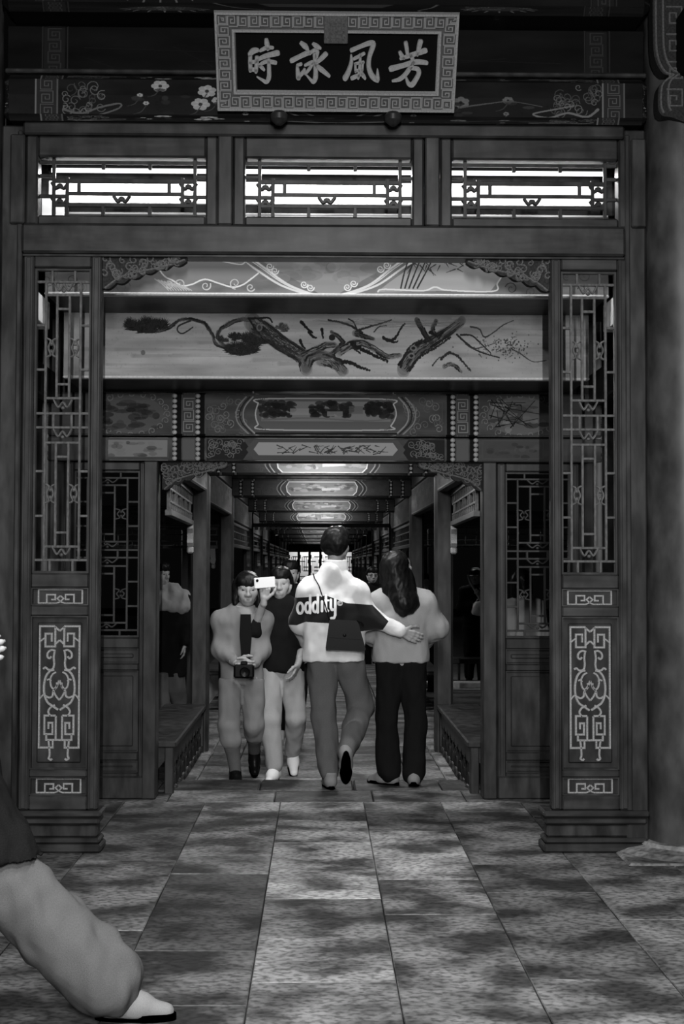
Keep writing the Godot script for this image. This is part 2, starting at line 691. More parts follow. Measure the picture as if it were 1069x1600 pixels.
func make_lamps() -> void:
	# three in white troughs behind the transom
	for i in 3:
		var x := -1.06 + i * 1.08
		var which: String = ["left", "middle", "right"][i]
		lamp_tube("fluorescent tube behind the %s transom lattice" % which, Vector3(x, 3.775, -0.36), 0.98, 0.9, 1.6, Vector3(0, -1, 0.12), Vector3.RIGHT, true)
		var rf := thing("lamp_reflector", "white reflector board under the tube behind the %s transom lattice" % which, "reflector", Vector3(x, 0, -0.40))
		part_box("board", M.white, rf, -0.52, 0.52, 3.605, 3.735, -0.058, -0.03, 0.004)
	# the hall in front of the gate, out of the frame, above and behind the camera; the upright one is added fill light
	for i in 3:
		lamp_tube(["fluorescent tube under the front hall ceiling nearest the gate", "fluorescent tube under the front hall ceiling above the camera", "added upright fluorescent fill tube on a stand in the front hall behind the camera"][i], Vector3(0.1, [4.3, 4.2, 3.0][i], [3.6, 6.0, 9.2][i]), 1.5, FRONT[i], 4.0, [Vector3(-0.001, -1, 0), Vector3(-0.001, -1, 0), Vector3(0, 0, -1)][i], Vector3.BACK if i < 2 else Vector3.UP)
	# along the corridor, each just in front of a cross beam and hidden by the beam before it
	var zs := [-2.05, -4.12, -7.5, -11.0, -14.5, -18.0, -21.5, -25.0, -28.6, -32.1]
	for i in zs.size():
		lamp_tube("corridor fluorescent tube in front of the %s painted cross beam" % ["overhead", "first", "second", "third", "fourth", "fifth", "sixth", "seventh", "eighth", "ninth"][i], Vector3(0, 2.62 - 0.02 * i, zs[i]), 0.6 if i else 1.2, CORR[i], 3.0)

const FRONT := [14.0, 32.0, 60.0]
const CORR := [4.2, 3.6, 2.4, 2.0, 2.6, 1.6, 1.0, 1.0, 0.8, 0.8]


func worn(m: StandardMaterial3D, sd: int) -> StandardMaterial3D:
	# patches of dulled and rubbed lacquer over the grain
	m.detail_enabled = true
	m.detail_blend_mode = BaseMaterial3D.BLEND_MODE_MUL
	m.detail_albedo = noise_tex(sd, 0.012, 0.35, 1.0, 6, 512, 0.42, 0.3)
	m.detail_uv_layer = BaseMaterial3D.DETAIL_UV_2
	m.uv2_triplanar = true
	m.uv2_world_triplanar = true
	m.uv2_scale = Vector3(0.9, 0.45, 0.9)
	return m


func make_materials() -> void:
	var grain := noise_tex(3, 0.02, 0.72, 1.25, 5)
	var blotch := noise_tex(8, 0.008, 0.5, 1.35, 4)
	var fine := noise_tex(5, 0.06, 0.2, 0.9, 4)
	M.fine = fine
	# old red lacquer photographed in black and white: dark grey wood with vertical grain and worn patches
	M.wood = worn(mat(noise_tex(11, 0.012, 0.011, 0.048, 6), Vector3(1.7, 0.3, 1.7), 0.42, 1.0, 0.3), 61)
	M.wood_dark = worn(mat(noise_tex(12, 0.012, 0.010, 0.044, 6), Vector3(1.7, 0.3, 1.7), 0.42, 1.0, 0.3), 62)
	M.wood_flat = worn(mat(noise_tex(13, 0.012, 0.010, 0.042, 6), Vector3(0.3, 1.7, 1.7), 0.42, 1.0, 0.3), 63)
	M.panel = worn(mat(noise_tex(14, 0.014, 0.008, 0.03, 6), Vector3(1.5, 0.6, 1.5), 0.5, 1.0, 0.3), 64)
	M.column = worn(mat(noise_tex(15, 0.01, 0.016, 0.075, 7), Vector3(1.2, 0.4, 1.2), 0.38, 1.0, 0.3), 65)
	bump(M.column, blotch, 0.25)
	M.lattice = mat(noise_tex(16, 0.02, 0.03, 0.10, 4), Vector3(4, 2, 4), 0.45, 1.0, 0.3)
	M.gilt = mat(noise_tex(17, 0.05, 0.10, 0.30, 4), Vector3(4, 4, 4), 0.5)
	M.gilt_bright = mat(noise_tex(18, 0.05, 0.16, 0.30, 4), Vector3(3, 3, 3), 0.45)
	M.plaque_black = mat(null, Vector3.ONE, 0.75, 0.003, 0.15)
	M.carve = mat(noise_tex(19, 0.03, 0.03, 0.11, 5), Vector3(5, 5, 5), 0.6, 1.0, 0.3)
	M.soffit = M.wood_flat
	M.lip = mat(noise_tex(21, 0.04, 0.3, 0.5, 3), Vector3(2, 2, 2), 0.6)
	M.white = mat(null, Vector3.ONE, 0.6, 0.7)
	M.dark = mat(null, Vector3.ONE, 0.7, 0.005, 0.15)
	M.carve_ground = mat(noise_tex(22, 0.03, 0.01, 0.03, 4), Vector3(4, 4, 4), 0.7, 1.0, 0.2)
	M.stone = []
	for i in 5:
		var lo: float = [0.016, 0.024, 0.035, 0.05, 0.07][i]
		var hi: float = [0.09, 0.15, 0.22, 0.32, 0.48][i]
		var st := mat(noise_tex(30 + i, 0.0045, lo, hi, 9, 1024, 0.5, 0.25), Vector3(0.42, 0.42, 0.55), 0.6, 1.0, 0.35)
		st.detail_enabled = true
		st.detail_blend_mode = BaseMaterial3D.BLEND_MODE_MUL
		st.detail_albedo = noise_tex(40 + i, 0.03, 0.35, 1.0, 7, 768, 0.42, 0.2)
		st.detail_uv_layer = BaseMaterial3D.DETAIL_UV_2
		st.uv2_triplanar = true
		st.uv2_world_triplanar = true
		st.uv2_scale = Vector3(0.9, 0.9, 1.25)
		bump(st, fine, 0.3)
		M.stone.append(st)
	M.joint = mat(null, Vector3.ONE, 0.9, 0.04, 0.1)
	M.curb = mat(noise_tex(36, 0.02, 0.35, 0.6, 5), Vector3(1, 1, 1), 0.7)
	M.ground = mat(noise_tex(37, 0.02, 0.02, 0.06, 5), Vector3(0.5, 0.5, 0.5), 0.9)
	# cloth and skin
	M.skin = mat(null, Vector3.ONE, 0.55, 0.27, 0.4)
	M.hair = mat(noise_tex(50, 0.05, 0.002, 0.010, 3), Vector3(14, 2, 14), 0.42, 1.0, 0.25)
	M.cloth_black = mat(noise_tex(51, 0.06, 0.005, 0.013, 3), Vector3(6, 6, 6), 0.9, 1.0, 0.1)
	M.cloth_grey = mat(noise_tex(52, 0.06, 0.06, 0.11, 3), Vector3(6, 6, 6), 0.9, 1.0, 0.2)
	M.cloth_pale = mat(noise_tex(53, 0.06, 0.22, 0.32, 3), Vector3(6, 6, 6), 0.9, 1.0, 0.2)
	M.cloth_white = mat(noise_tex(54, 0.06, 0.6, 0.75, 3), Vector3(6, 6, 6), 0.9, 1.0, 0.2)
	M.cloth_mid = mat(noise_tex(55, 0.06, 0.14, 0.2, 3), Vector3(6, 6, 6), 0.9, 1.0, 0.2)
	M.cloth_ghost = mat(noise_tex(56, 0.06, 0.06, 0.1, 3), Vector3(6, 6, 6), 0.95, 1.0, 0.15)
	M.rubber = mat(null, Vector3.ONE, 0.7, 0.5)
	M.leather = mat(null, Vector3.ONE, 0.34, 0.004, 0.2)
	M.eye = mat(null, Vector3.ONE, 0.2, 0.01)
	M.lips = mat(null, Vector3.ONE, 0.5, 0.16)


# ---------------------------------------------------------------- paving
func make_floor() -> void:
	var fl := MB.new()
	fl.span(-3.4, 3.4, -0.25, -0.045, -2.58, 11.0, 0.0)
	fl.span(-1.3, 1.3, -0.35, -0.125, -60.0, -2.58, 0.0)
	var f := struct("floor", fl.mesh(), M.joint)
	var xs := [-3.36, -2.84, -2.32, -1.80, -1.28, -0.76, -0.27, 0.27, 0.77, 1.29, 1.81, 2.33, 2.85, 3.36]
	var cuts := {
		7: [-1.63, -1.283, -0.648, 0.013, 0.638, 1.319, 2.638, 3.4, 4.1], 6: [-1.63, -0.954, -0.29, 1.021, 1.679, 2.33, 3.0, 3.8],
		5: [-1.63, -1.115, 0.07, 0.495, 1.2, 1.9, 2.6, 3.5], 8: [-1.63, -1.283, -0.317, 0.285, 0.907, 2.29, 3.2, 4.0]}
	var tone := {7: [2, 2, 4, 4, 3, 2, 2, 1], 6: [3, 4, 4, 2, 3, 2, 1], 5: [3, 3, 2, 0, 0, 1, 1], 8: [3, 2, 2, 1, 1, 2, 0]}
	for i in xs.size() - 1:
		var c: Array = cuts.get(i, [])
		if c.is_empty():
			var z := -1.63
			while z < 4.3:
				c.append(z)
				z += randf_range(0.45, 0.85)
		else:
			c = c.duplicate()
		while c[-1] < 10.8:
			c.append(minf(c[-1] + randf_range(0.5, 0.85), 10.9))
		for k in c.size() - 1:
			var tn: int = [0, 1, 1, 2][randi() % 4]
			if tone.has(i) and k < tone[i].size():
				tn = tone[i][k]
			var o := part_box("paving_stone", M.stone[tn], f, xs[i] + 0.0018, xs[i + 1] - 0.0018, -0.08, randf_range(-0.002, 0.0015), c[k] + 0.0018, c[k + 1] - 0.0018, 0.0035)
			o.rotation = Vector3(randf_range(-0.002, 0.002), 0, randf_range(-0.002, 0.002))
	# the sill course between the two screens' thresholds
	var sx := [-1.9, -1.13, -0.43, 0.22, 0.83, 1.42, 1.9]
	for i in 6:
		part_box("sill_stone", M.stone[[1, 0, 1, 1, 0, 1][i]], f, sx[i] + 0.003, sx[i + 1] - 0.003, -0.2, 0.0, -2.58, -2.10, 0.012)
		part_box("sill_stone", M.stone[[1, 2, 0, 1, 1, 0][i]], f, sx[i] + 0.12, sx[i + 1] + 0.114 if i < 5 else 1.9, -0.2, -0.001, -2.094, -1.636, 0.006)
	# corridor slabs, a step lower
	var z2 := -2.6
	while z2 > -26.0:
		var d := randf_range(0.5, 0.8)
		for k in 4:
			var xx := [-1.25, -0.68, 0.02, 0.66, 1.25]
			part_box("corridor_slab", M.stone[[1, 2, 1, 3][randi() % 4]], f, xx[k] + 0.004, xx[k + 1] - 0.004, -0.2, -0.08 + randf_range(-0.003, 0.002), z2 - d + 0.004, z2 - 0.004, 0.006)
		z2 -= d
	for s in [-1.0, 1.0]:
		var zz := -2.6
		while zz > -12.0:
			part_box("edge_stone", M.stone[3], f, s * 0.93, s * 1.28, -0.2, -0.055, zz - 1.2 + 0.004, zz - 0.004, 0.008)
			zz -= 1.2
	var far := MB.new()
	far.span(-1.25, 1.25, -0.2, -0.08, -60, -26, 0.0)
	put("corridor_slab", far.mesh(), M.stone[1], f)


# ---------------------------------------------------------------- the front screen
func small_ornament(w: float, h: float) -> ArrayMesh:
	# a flat gilded key pattern, w x h about the origin
	var b := MB.new()
	var a := w * 0.5
	var c := h * 0.5
	var lw := 0.0105
	for s in [-1.0, 1.0]:
		b.stroke(straight([[0, c], [s * a, c], [s * a, -c], [s * a * 0.62, -c], [s * a * 0.62, c * 0.25], [s * a * 0.24, c * 0.25], [s * a * 0.24, -c * 0.45], [s * a * 0.42, -c * 0.45]]), [lw], 0.0, 0.005)
		b.stroke(straight([[0, c * 0.1], [s * a * 0.14, -c * 0.3], [0, -c * 0.75], [s * a * 0.2, -c], [s * a * 0.62, -c]]), [lw * 0.9], 0.0, 0.005)
	return b.mesh()

func dragon_ornament() -> ArrayMesh:
	# mirrored scroll and key pattern of the long panel; units: half width 90, height 505..1110 of a drawing, y down
	var b := MB.new()
	var k := 0.35 / 290.0
	var lw := 0.0125
	for s in [-1.0, 1.0]:
		var P := func(p: Array) -> PackedVector2Array:
			var o := PackedVector2Array()
			for q in p:
				o.append(Vector2(s * q[0] * k, (790.0 - q[1]) * k))
			return o
		var C := func(p: Array) -> PackedVector2Array:
			var o := []
			for q in p:
				o.append([s * q[0] * k, (790.0 - q[1]) * k])
			return curve(o, 5)
		b.stroke(P.call([[20, 512], [88, 512], [88, 1052], [26, 1052], [26, 1020]]), [lw], 0, 0.006)
		b.stroke(P.call([[20, 512], [20, 602], [64, 602], [64, 545], [36, 545], [36, 580]]), [lw], 0, 0.006)
		b.stroke(P.call([[64, 562], [88, 580]]), [lw * 0.8], 0, 0.005)
		b.stroke(P.call([[0, 533], [20, 516]]), [lw], 0, 0.006)
		b.stroke(P.call([[0, 574], [20, 592]]), [lw], 0, 0.006)
		b.stroke(C.call([[18, 622], [36, 618], [52, 630], [54, 648], [44, 655], [36, 646]]), [lw], 0, 0.006)
		b.stroke(C.call([[22, 622], [26, 650], [24, 680], [30, 702], [48, 706], [62, 696], [72, 702]]), [lw], 0, 0.006)
		b.stroke(C.call([[22, 706], [42, 712], [60, 736], [68, 775], [66, 815], [52, 850], [28, 868], [4, 884]]), [lw * 1.1], 0, 0.007)
		b.stroke(C.call([[14, 716], [30, 726], [40, 748], [36, 780], [22, 792], [10, 780], [12, 762]]), [lw * 0.9], 0, 0.006)
		b.stroke(C.call([[36, 756], [44, 748], [54, 752]]), [lw * 0.8], 0, 0.005)
		b.stroke(C.call([[0, 752], [10, 776], [26, 800], [30, 822], [44, 830], [62, 822]]), [lw], 0, 0.006)
		b.stroke(C.call([[26, 800], [16, 820], [6, 834], [0, 840]]), [lw * 0.9], 0, 0.006)
		b.stroke(C.call([[68, 815], [80, 826], [88, 838]]), [lw * 0.8], 0, 0.005)
		b.stroke(C.call([[18, 862], [40, 876], [48, 894], [38, 912]]), [lw], 0, 0.006)
		b.stroke(P.call([[14, 910], [64, 910], [64, 992], [28, 992], [28, 942], [46, 942], [46, 968]]), [lw], 0, 0.006)
		b.stroke(P.call([[14, 910], [14, 1018]]), [lw], 0, 0.006)
		b.stroke(P.call([[56, 992], [56, 1018], [0, 1018]]), [lw], 0, 0.006)
		b.stroke(C.call([[46, 1018], [42, 1050], [40, 1085], [44, 1100], [34, 1106], [28, 1100]]), [lw], 0, 0.006)
	return b.mesh()

func clip_mesh(w: float, h: float) -> ArrayMesh:
	# a small carved clasp between lattice bars
	var b := MB.new()
	b.stroke(curve([[-w * 0.5, h * 0.5], [-w * 0.1, h * 0.36], [-w * 0.3, 0.0], [-w * 0.1, -h * 0.36], [-w * 0.5, -h * 0.5]], 4), [0.011], -0.006, 0.014)
	b.stroke(curve([[w * 0.5, h * 0.5], [w * 0.1, h * 0.36], [w * 0.3, 0.0], [w * 0.1, -h * 0.36], [w * 0.5, -h * 0.5]], 4), [0.011], -0.006, 0.014)
	b.ball(Vector3(0, h * 0.2, 0), Vector3(0.012, 0.012, 0.009), 8, 5)
	b.ball(Vector3(0, -h * 0.2, 0), Vector3(0.012, 0.012, 0.009), 8, 5)
	return b.mesh()

func lattice_fill(root: Node3D, x0: float, x1: float, y0: float, y1: float, z: float, bw: float, m: Material) -> void:
	# the step-and-bar lattice: long uprights, short ties, clasps
	var w := x1 - x0
	var h := y1 - y0
	var cy := (y0 + y1) * 0.5
	var u := h / 480.0
	var H := func(a: float, b: float, dy: float) -> void:
		part_box("lattice_bar", m, root, x0 + a * w, x0 + b * w, cy + dy * u - bw * 0.5, cy + dy * u + bw * 0.5, z - bw * 0.6, z + bw * 0.6, 0.002)
	var V := func(a: float, d0: float, d1: float) -> void:
		part_box("lattice_bar", m, root, x0 + a * w - bw * 0.5, x0 + a * w + bw * 0.5, cy + d0 * u, cy + d1 * u, z - bw * 0.65, z + bw * 0.65, 0.002)
	for a in [0.195, 0.805]:
		V.call(a, -219.0, 219.0)
	for s in [-1.0, 1.0]:
		H.call(0.0, 1.0, s * 11.0)
		H.call(0.0, 1.0, s * 219.0)
		H.call(0.195, 0.805, s * 35.0)
		H.call(0.195, 0.805, s * 198.0)
		H.call(0.39, 0.61, s * 57.0)
		H.call(0.39, 0.61, s * 176.0)
		for a in [0.39, 0.61]:
			V.call(a, minf(s * 35.0, s * 198.0), maxf(s * 35.0, s * 198.0))
		for a in [0.3, 0.7]:
			V.call(a, minf(s * 219.0, s * 240.0), maxf(s * 219.0, s * 240.0))
		for d in [80.0, 150.0]:
			H.call(0.0, 0.195, s * d)
			H.call(0.805, 1.0, s * d)
	for a in [0.34, 0.66]:
		V.call(a, -11.0, 11.0)
	var key := ["clip", snappedf(w, 0.001)]
	if not bars.has(key):
		bars[key] = clip_mesh(0.19 * w, 30.0 * u)
	for s in [-1.0, 1.0]:
		for a in [0.293, 0.707]:
			put("lattice_clasp", bars[key], m, root, Vector3(x0 + a * w, cy + s * 115.0 * u, z))
		for d in [23.0, 208.0]:
			var key2 := ["clip2", snappedf(w, 0.001)]
			if not bars.has(key2):
				var b := MB.new()
				b.stroke(curve([[-0.16 * w, 10 * u], [-0.08 * w, -2 * u], [0, 6 * u], [0.08 * w, -2 * u], [0.16 * w, 10 * u]], 4), [0.012], -0.006, 0.014)
				b.ball(Vector3(0, -3 * u, 0), Vector3(0.012, 0.010, 0.008), 8, 5)
				bars[key2] = b.mesh()
			put("lattice_clasp", bars[key2], m, root, Vector3(x0 + 0.5 * w, cy + s * d * u, z))

func partition(label: String, at: Vector3, w: float, ys: Array, ornate: bool, dark := false) -> Node3D:
	# ys: bottom, then pairs of recess bottoms and tops, lattice bottom, lattice top, top
	var root := thing("lattice_partition", label, "partition", at)
	var hw := w * 0.5
	var st := 0.058
	var t0 := -0.085
	var m: Material = M.wood_dark if dark else M.wood
	for s in [-1.0, 1.0]:
		var b := MB.new()
		b.span(s * hw, s * (hw - st), ys[0], ys[-1], t0, 0.0, 0.009)
		b.span(s * (hw - st * 0.72), s * (hw - st * 0.28), ys[0] + 0.01, ys[-1] - 0.01, -0.01, 0.004, 0.003)
		put("stile", b.mesh(), m, root)
	var edges := [ys[0]]
	for i in range(1, ys.size() - 1):
		edges.append(ys[i])
	edges.append(ys[-1])
	for i in range(0, edges.size() - 1, 2):
		part_box("rail", M.wood_flat if not dark else M.wood_dark, root, -hw + st, hw - st, edges[i], edges[i + 1], t0 + 0.004, -0.003, 0.007)
	var last := edges.size() - 3
	for i in range(1, last, 2):
		var y0: float = edges[i]
		var y1: float = edges[i + 1]
		var rb := MB.new()
		rb.span(-hw + st, hw - st, y0, y1, t0 + 0.02, -0.032, 0.0)
		if not ornate or y1 - y0 > 0.4:
			rb.span(-hw + st + 0.035, hw - st - 0.035, y0 + 0.035, y1 - 0.035, -0.04, -0.024, 0.008)
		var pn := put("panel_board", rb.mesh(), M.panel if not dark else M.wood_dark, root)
		var bead := MB.new()
		var x0 := -hw + st + 0.004
		bead.stroke(straight([[x0, y0 + 0.004], [-x0, y0 + 0.004], [-x0, y1 - 0.004], [x0, y1 - 0.004]]), [0.012], -0.032, 0.02, true)
		put("bead_moulding", bead.mesh(), m, pn)
		if ornate:
			if y1 - y0 > 0.4:
				put("gilded_ornament", dragon_ornament(), M.gilt, pn, Vector3(0, (y0 + y1) * 0.5 + 0.02, -0.024))
			else:
				put("gilded_ornament", small_ornament(0.235, 0.075), M.gilt, pn, Vector3(0, (y0 + y1) * 0.5, -0.032))
	var ly0: float = edges[last]
	var ly1: float = edges[last + 1]
	var fr := MB.new()
	var lx := hw - st - 0.007
	fr.stroke(straight([[-lx, ly0 + 0.007], [lx, ly0 + 0.007], [lx, ly1 - 0.007], [-lx, ly1 - 0.007]]), [0.014], -0.06, 0.03, true, 0.8)
	put("lattice_frame", fr.mesh(), m, root)
	lattice_fill(root, -hw + st, hw - st, ly0, ly1, -0.045, 0.0135, M.lattice if not dark else M.wood)
	return root

func plinth(label: String, at: Vector3, x0: float, x1: float, z0: float, z1: float, h: float) -> void:
	# a waisted base: base slab, waist, capping mouldings
	var t := thing("waisted_plinth", label, "plinth", at)
	for q in [["base_course", 0.0, 0.045, 0.0], ["lower_moulding", 0.045, 0.075, -0.014], ["waist", 0.075, h - 0.075, -0.042], ["upper_moulding", h - 0.075, h - 0.035, -0.018], ["cap_course", h - 0.035, h, 0.0]]:
		part_box(q[0], M.wood_dark if q[0] == "waist" else M.wood_flat, t, x0 - q[3] * 0.6, x1 + q[3] * 0.6, q[1], q[2], z0 - q[3], z1 + q[3], 0.011)

func spandrel(label: String, at: Vector3, w: float, h: float, th: float, s: float) -> void:
	# carved corner bracket hanging from its upper outer corner: x from -w to 0, y from -h to 0
	var t := thing("carved_spandrel", label, "bracket", at)
	var b := MB.new()
	var poly := PackedVector2Array()
	poly.append(Vector2(0, 0))
	poly.append(Vector2(-w, 0))
	poly.append(Vector2(-w, -h * 0.1))
	var nl := 6
	for i in nl * 6 + 1:
		var f := float(i) / (nl * 6)
		var y := -h * (0.12 + 0.80 * pow(f, 1.25)) - absf(sin(f * PI * nl)) * h * 0.09
		poly.append(Vector2(-w * (1.0 - f), maxf(y, -h)))
	b.prism(poly, 0.0, th)
	var bd := put("ground_board", b.mesh(), M.carve_ground, t)
	bd.scale.x = s
	var rng := RandomNumberGenerator.new()
	rng.seed = int(w * 1000)
	var sc := MB.new()
	for k in 46:
		var x := -rng.randf_range(0.02, 0.93)
		var lim := 0.12 + 0.80 * pow(1.0 + x, 1.25)
		var y := -rng.randf_range(0.05, 0.95) * lim
		var r := h * rng.randf_range(0.07, 0.13)
		var dir := 1.0 if k % 2 else -1.0
		var a0 := rng.randf() * TAU
		var p := []
		for i in 13:
			var f := i / 12.0
			var a := a0 + f * TAU * 1.15 * dir
			var q := r * (1.25 - f)
			p.append([x * w + cos(a) * q, y * h + sin(a) * q])
		sc.stroke(curve(p, 2), [r * 0.42], th - 0.004, rng.randf_range(0.012, 0.028))
	sc.stroke(curve([[-w * 0.98, -h * 0.08], [-w * 0.7, -h * 0.3], [-w * 0.4, -h * 0.46], [-w * 0.2, -h * 0.62], [-w * 0.03, -h * 0.92]], 6), [0.014], th - 0.004, 0.016)
	var sp := put("carved_scrolls", sc.mesh(), M.carve, t)
	sp.scale.x = s

func make_gate() -> void:
	# columns on stone bases
	for s in [-1.0, 1.0]:
		var side := "left" if s < 0 else "right"
		var c := thing("round_column", "thick round lacquered column at the %s end of the carved front screen" % side, "column", Vector3(s * 1.985, 0, -0.1))
		var b := MB.new()
		b.lathe(Vector3.ZERO, [Vector2(0.0, 0.055), Vector2(0.222, 0.055), Vector2(0.22, 1.5), Vector2(0.212, 5.2), Vector2(0, 5.2)], 40)
		put("shaft", b.mesh(), M.column, c)
		var st := MB.new()
		st.lathe(Vector3.ZERO, [Vector2(0.0, 0.0), Vector2(0.40, 0.0), Vector2(0.405, 0.012), Vector2(0.36, 0.03), Vector2(0.28, 0.042), Vector2(0.27, 0.062), Vector2(0.0, 0.062)], 40)
		st.box(Vector3(0, -0.01, 0.06), Vector3(0.82, 0.04, 0.72), 0.01)
		put("stone_base", st.mesh(), M.stone[3], c)
		# jamb between column and partition
		var j := thing("jamb_post", "plain square jamb post between the %s column and the carved partition" % side, "post", Vector3(s * 1.70, 0, -0.11))
		part_box("post", M.wood_dark, j, -0.058, 0.058, 0.0, 3.93, -0.09, 0.075, 0.008)
		part_box("edge_bead", M.wood, j, -0.058 if s > 0 else 0.03, -0.03 if s > 0 else 0.058, 0.22, 3.9, 0.07, 0.088, 0.006)
		# threshold under the partition
		plinth("dark waisted timber plinth under the %s carved partition" % side, Vector3(s * 1.43, 0, 0), -0.245 if s > 0 else -0.33, 0.33 if s > 0 else 0.245, -0.2, 0.0, 0.222)
	var ys := [0.222, 0.300, 0.398, 0.437, 1.262, 1.318, 1.414, 1.49, 3.152, 3.215]
	partition("left front lattice partition with gilded scroll panel beside the doorway", Vector3(-1.422, 0, -0.03), 0.425, ys, true)
	partition("right front lattice partition with gilded scroll panel beside the thick column", Vector3(1.448, 0, -0.03), 0.425, ys, true)
	# lintel and transom
	var l := thing("lintel_beam", "plain worn lintel beam across the top of the front doorway", "beam", Vector3(0, 0, -0.05))
	part_box("beam", M.wood_flat, l, -1.64, 1.64, 3.225, 3.385, -0.12, 0.05, 0.012)
	part_box("lower_fillet", M.wood_dark, l, -1.64, 1.64, 3.212, 3.226, -0.1, 0.02, 0.003)
	var top := thing("head_rail", "narrow dark head rail above the three transom windows", "beam", Vector3(0, 0, -0.05))
	part_box("rail", M.wood_flat, top, -1.64, 1.64, 3.875, 3.945, -0.12, 0.04, 0.01)
	for i in 4:
		var x: float = [-1.668, -0.5415, 0.5875, 1.716][i]
		var p := thing("transom_post", ["transom post at the far left of the lattice windows", "transom post between the left and middle lattice windows", "transom post between the middle and right lattice windows", "transom post at the far right of the lattice windows"][i], "post", Vector3(x, 3.385, -0.05))
		part_box("post", M.wood, p, -0.04, 0.04, 0.0, 0.49, -0.1, 0.045, 0.008)
	for i in 3:
		transom(["left", "middle", "right"][i], [-1.105, 0.022, 1.153][i], i)
	# carved brackets in the top corners of the doorway
	for s in [-1.0, 1.0]:
		spandrel("carved openwork scroll bracket in the %s top corner of the front doorway" % ("left" if s < 0 else "right"), Vector3(s * 1.225 + 0.013, 3.22, -0.12), 0.46, 0.19, 0.05, s)
	# painted beams over the transom
	var tx := paint_head_beam()
	var a := thing("painted_beam", "dark painted beam with flowers and dragon scrolls directly above the transom", "beam", Vector3(0, 0, 0))
	var bm := MB.new()
	bm.box(Vector3(0.01, 4.07, -0.08), Vector3(3.5, 0.25, 0.22), 0.03)
	put("beam", bm.mesh(), painted(tx), a)
	var a2 := thing("painted_board", "recessed dark board behind the hanging plaque", "board", Vector3(0, 0, 0))
	part_box("board", painted(paint_dark_board(1)), a2, -1.74, 1.76, 4.21, 4.49, -0.14, -0.06, 0.004)
	part_box("fillet", M.wood_dark, a2, -1.74, 1.76, 4.21, 4.235, -0.06, 0.0, 0.006)
	var a3 := thing("painted_beam", "upper painted beam with scroll cartouches partly hidden by the plaque", "beam", Vector3(0, 0, 0))
	var b3 := MB.new()
	b3.box(Vector3(0.01, 4.72, -0.02), Vector3(3.5, 0.42, 0.3), 0.04)
	put("beam", b3.mesh(), painted(paint_dark_board(2)), a3)
	# side beams running towards the camera with carved, rounded ends
	for s in [-1.0, 1.0]:
		var e := thing("side_beam", "painted side beam with a rounded fretted end above the %s column" % ("left" if s < 0 else "right"), "beam", Vector3(s * 2.03, 0, 0.1))
		var bb := MB.new()
		bb.box(Vector3(0, 4.34, 2.0), Vector3(0.28, 0.34, 4.0), 0.03)
		put("beam", bb.mesh(), painted(paint_dark_board(3)), e)
		# scrolled corbel facing the hall where beam and column meet
		var br := MB.new()
		var out := [[-0.265, 0.80], [-0.265, 0.42], [-0.25, 0.30], [-0.21, 0.235], [-0.17, 0.225], [-0.205, 0.20], [-0.235, 0.16], [-0.24, 0.06], [-0.225, 0.015], [-0.17, 0.0], [0.1, 0.0], [0.1, 0.80]]
		var poly := PackedVector2Array()
		for q in curve(out, 3):
			poly.append(Vector2(q.x * s, q.y))
		br.T = Transform3D(Basis(), Vector3(0, 3.95, -0.02))
		br.prism(poly, -0.05, 0.05)
		put("corbel", br.mesh(), M.carve_ground, e)
		var rl := MB.new()
		rl.T = Transform3D(Basis(), Vector3(0, 3.95, 0.03))
		for o in [0.016, 0.055]:
			var p := []
			for q in out.slice(0, 9):
				p.append([(q[0] + o) * s, q[1] + o * 0.3])
			rl.stroke(curve(p, 3), [0.013], -0.003, 0.012)
		for r in 5:
			var y := 0.06 + r * 0.15
			rl.stroke(straight([[-0.195 * s, y + 0.09], [-0.11 * s, y + 0.09], [-0.11 * s, y], [-0.175 * s, y], [-0.175 * s, y + 0.055], [-0.14 * s, y + 0.055], [-0.14 * s, y + 0.03]]), [0.011], -0.003, 0.010)
		for q in [[-0.06, 0.55, 0.05], [-0.05, 0.30, 0.055], [-0.04, 0.12, 0.05], [0.02, 0.66, 0.05], [0.04, 0.4, 0.05]]:
			var p := []
			for i in 14:
				var f := i / 13.0
				p.append([(q[0] + cos(f * 9.0) * q[2] * (1 - f * 0.8)) * s, q[1] + sin(f * 9.0) * q[2] * (1 - f * 0.8)])
			rl.stroke(straight(p), [0.014], -0.003, 0.012)
		put("carved_relief", rl.mesh(), M.carve, e)

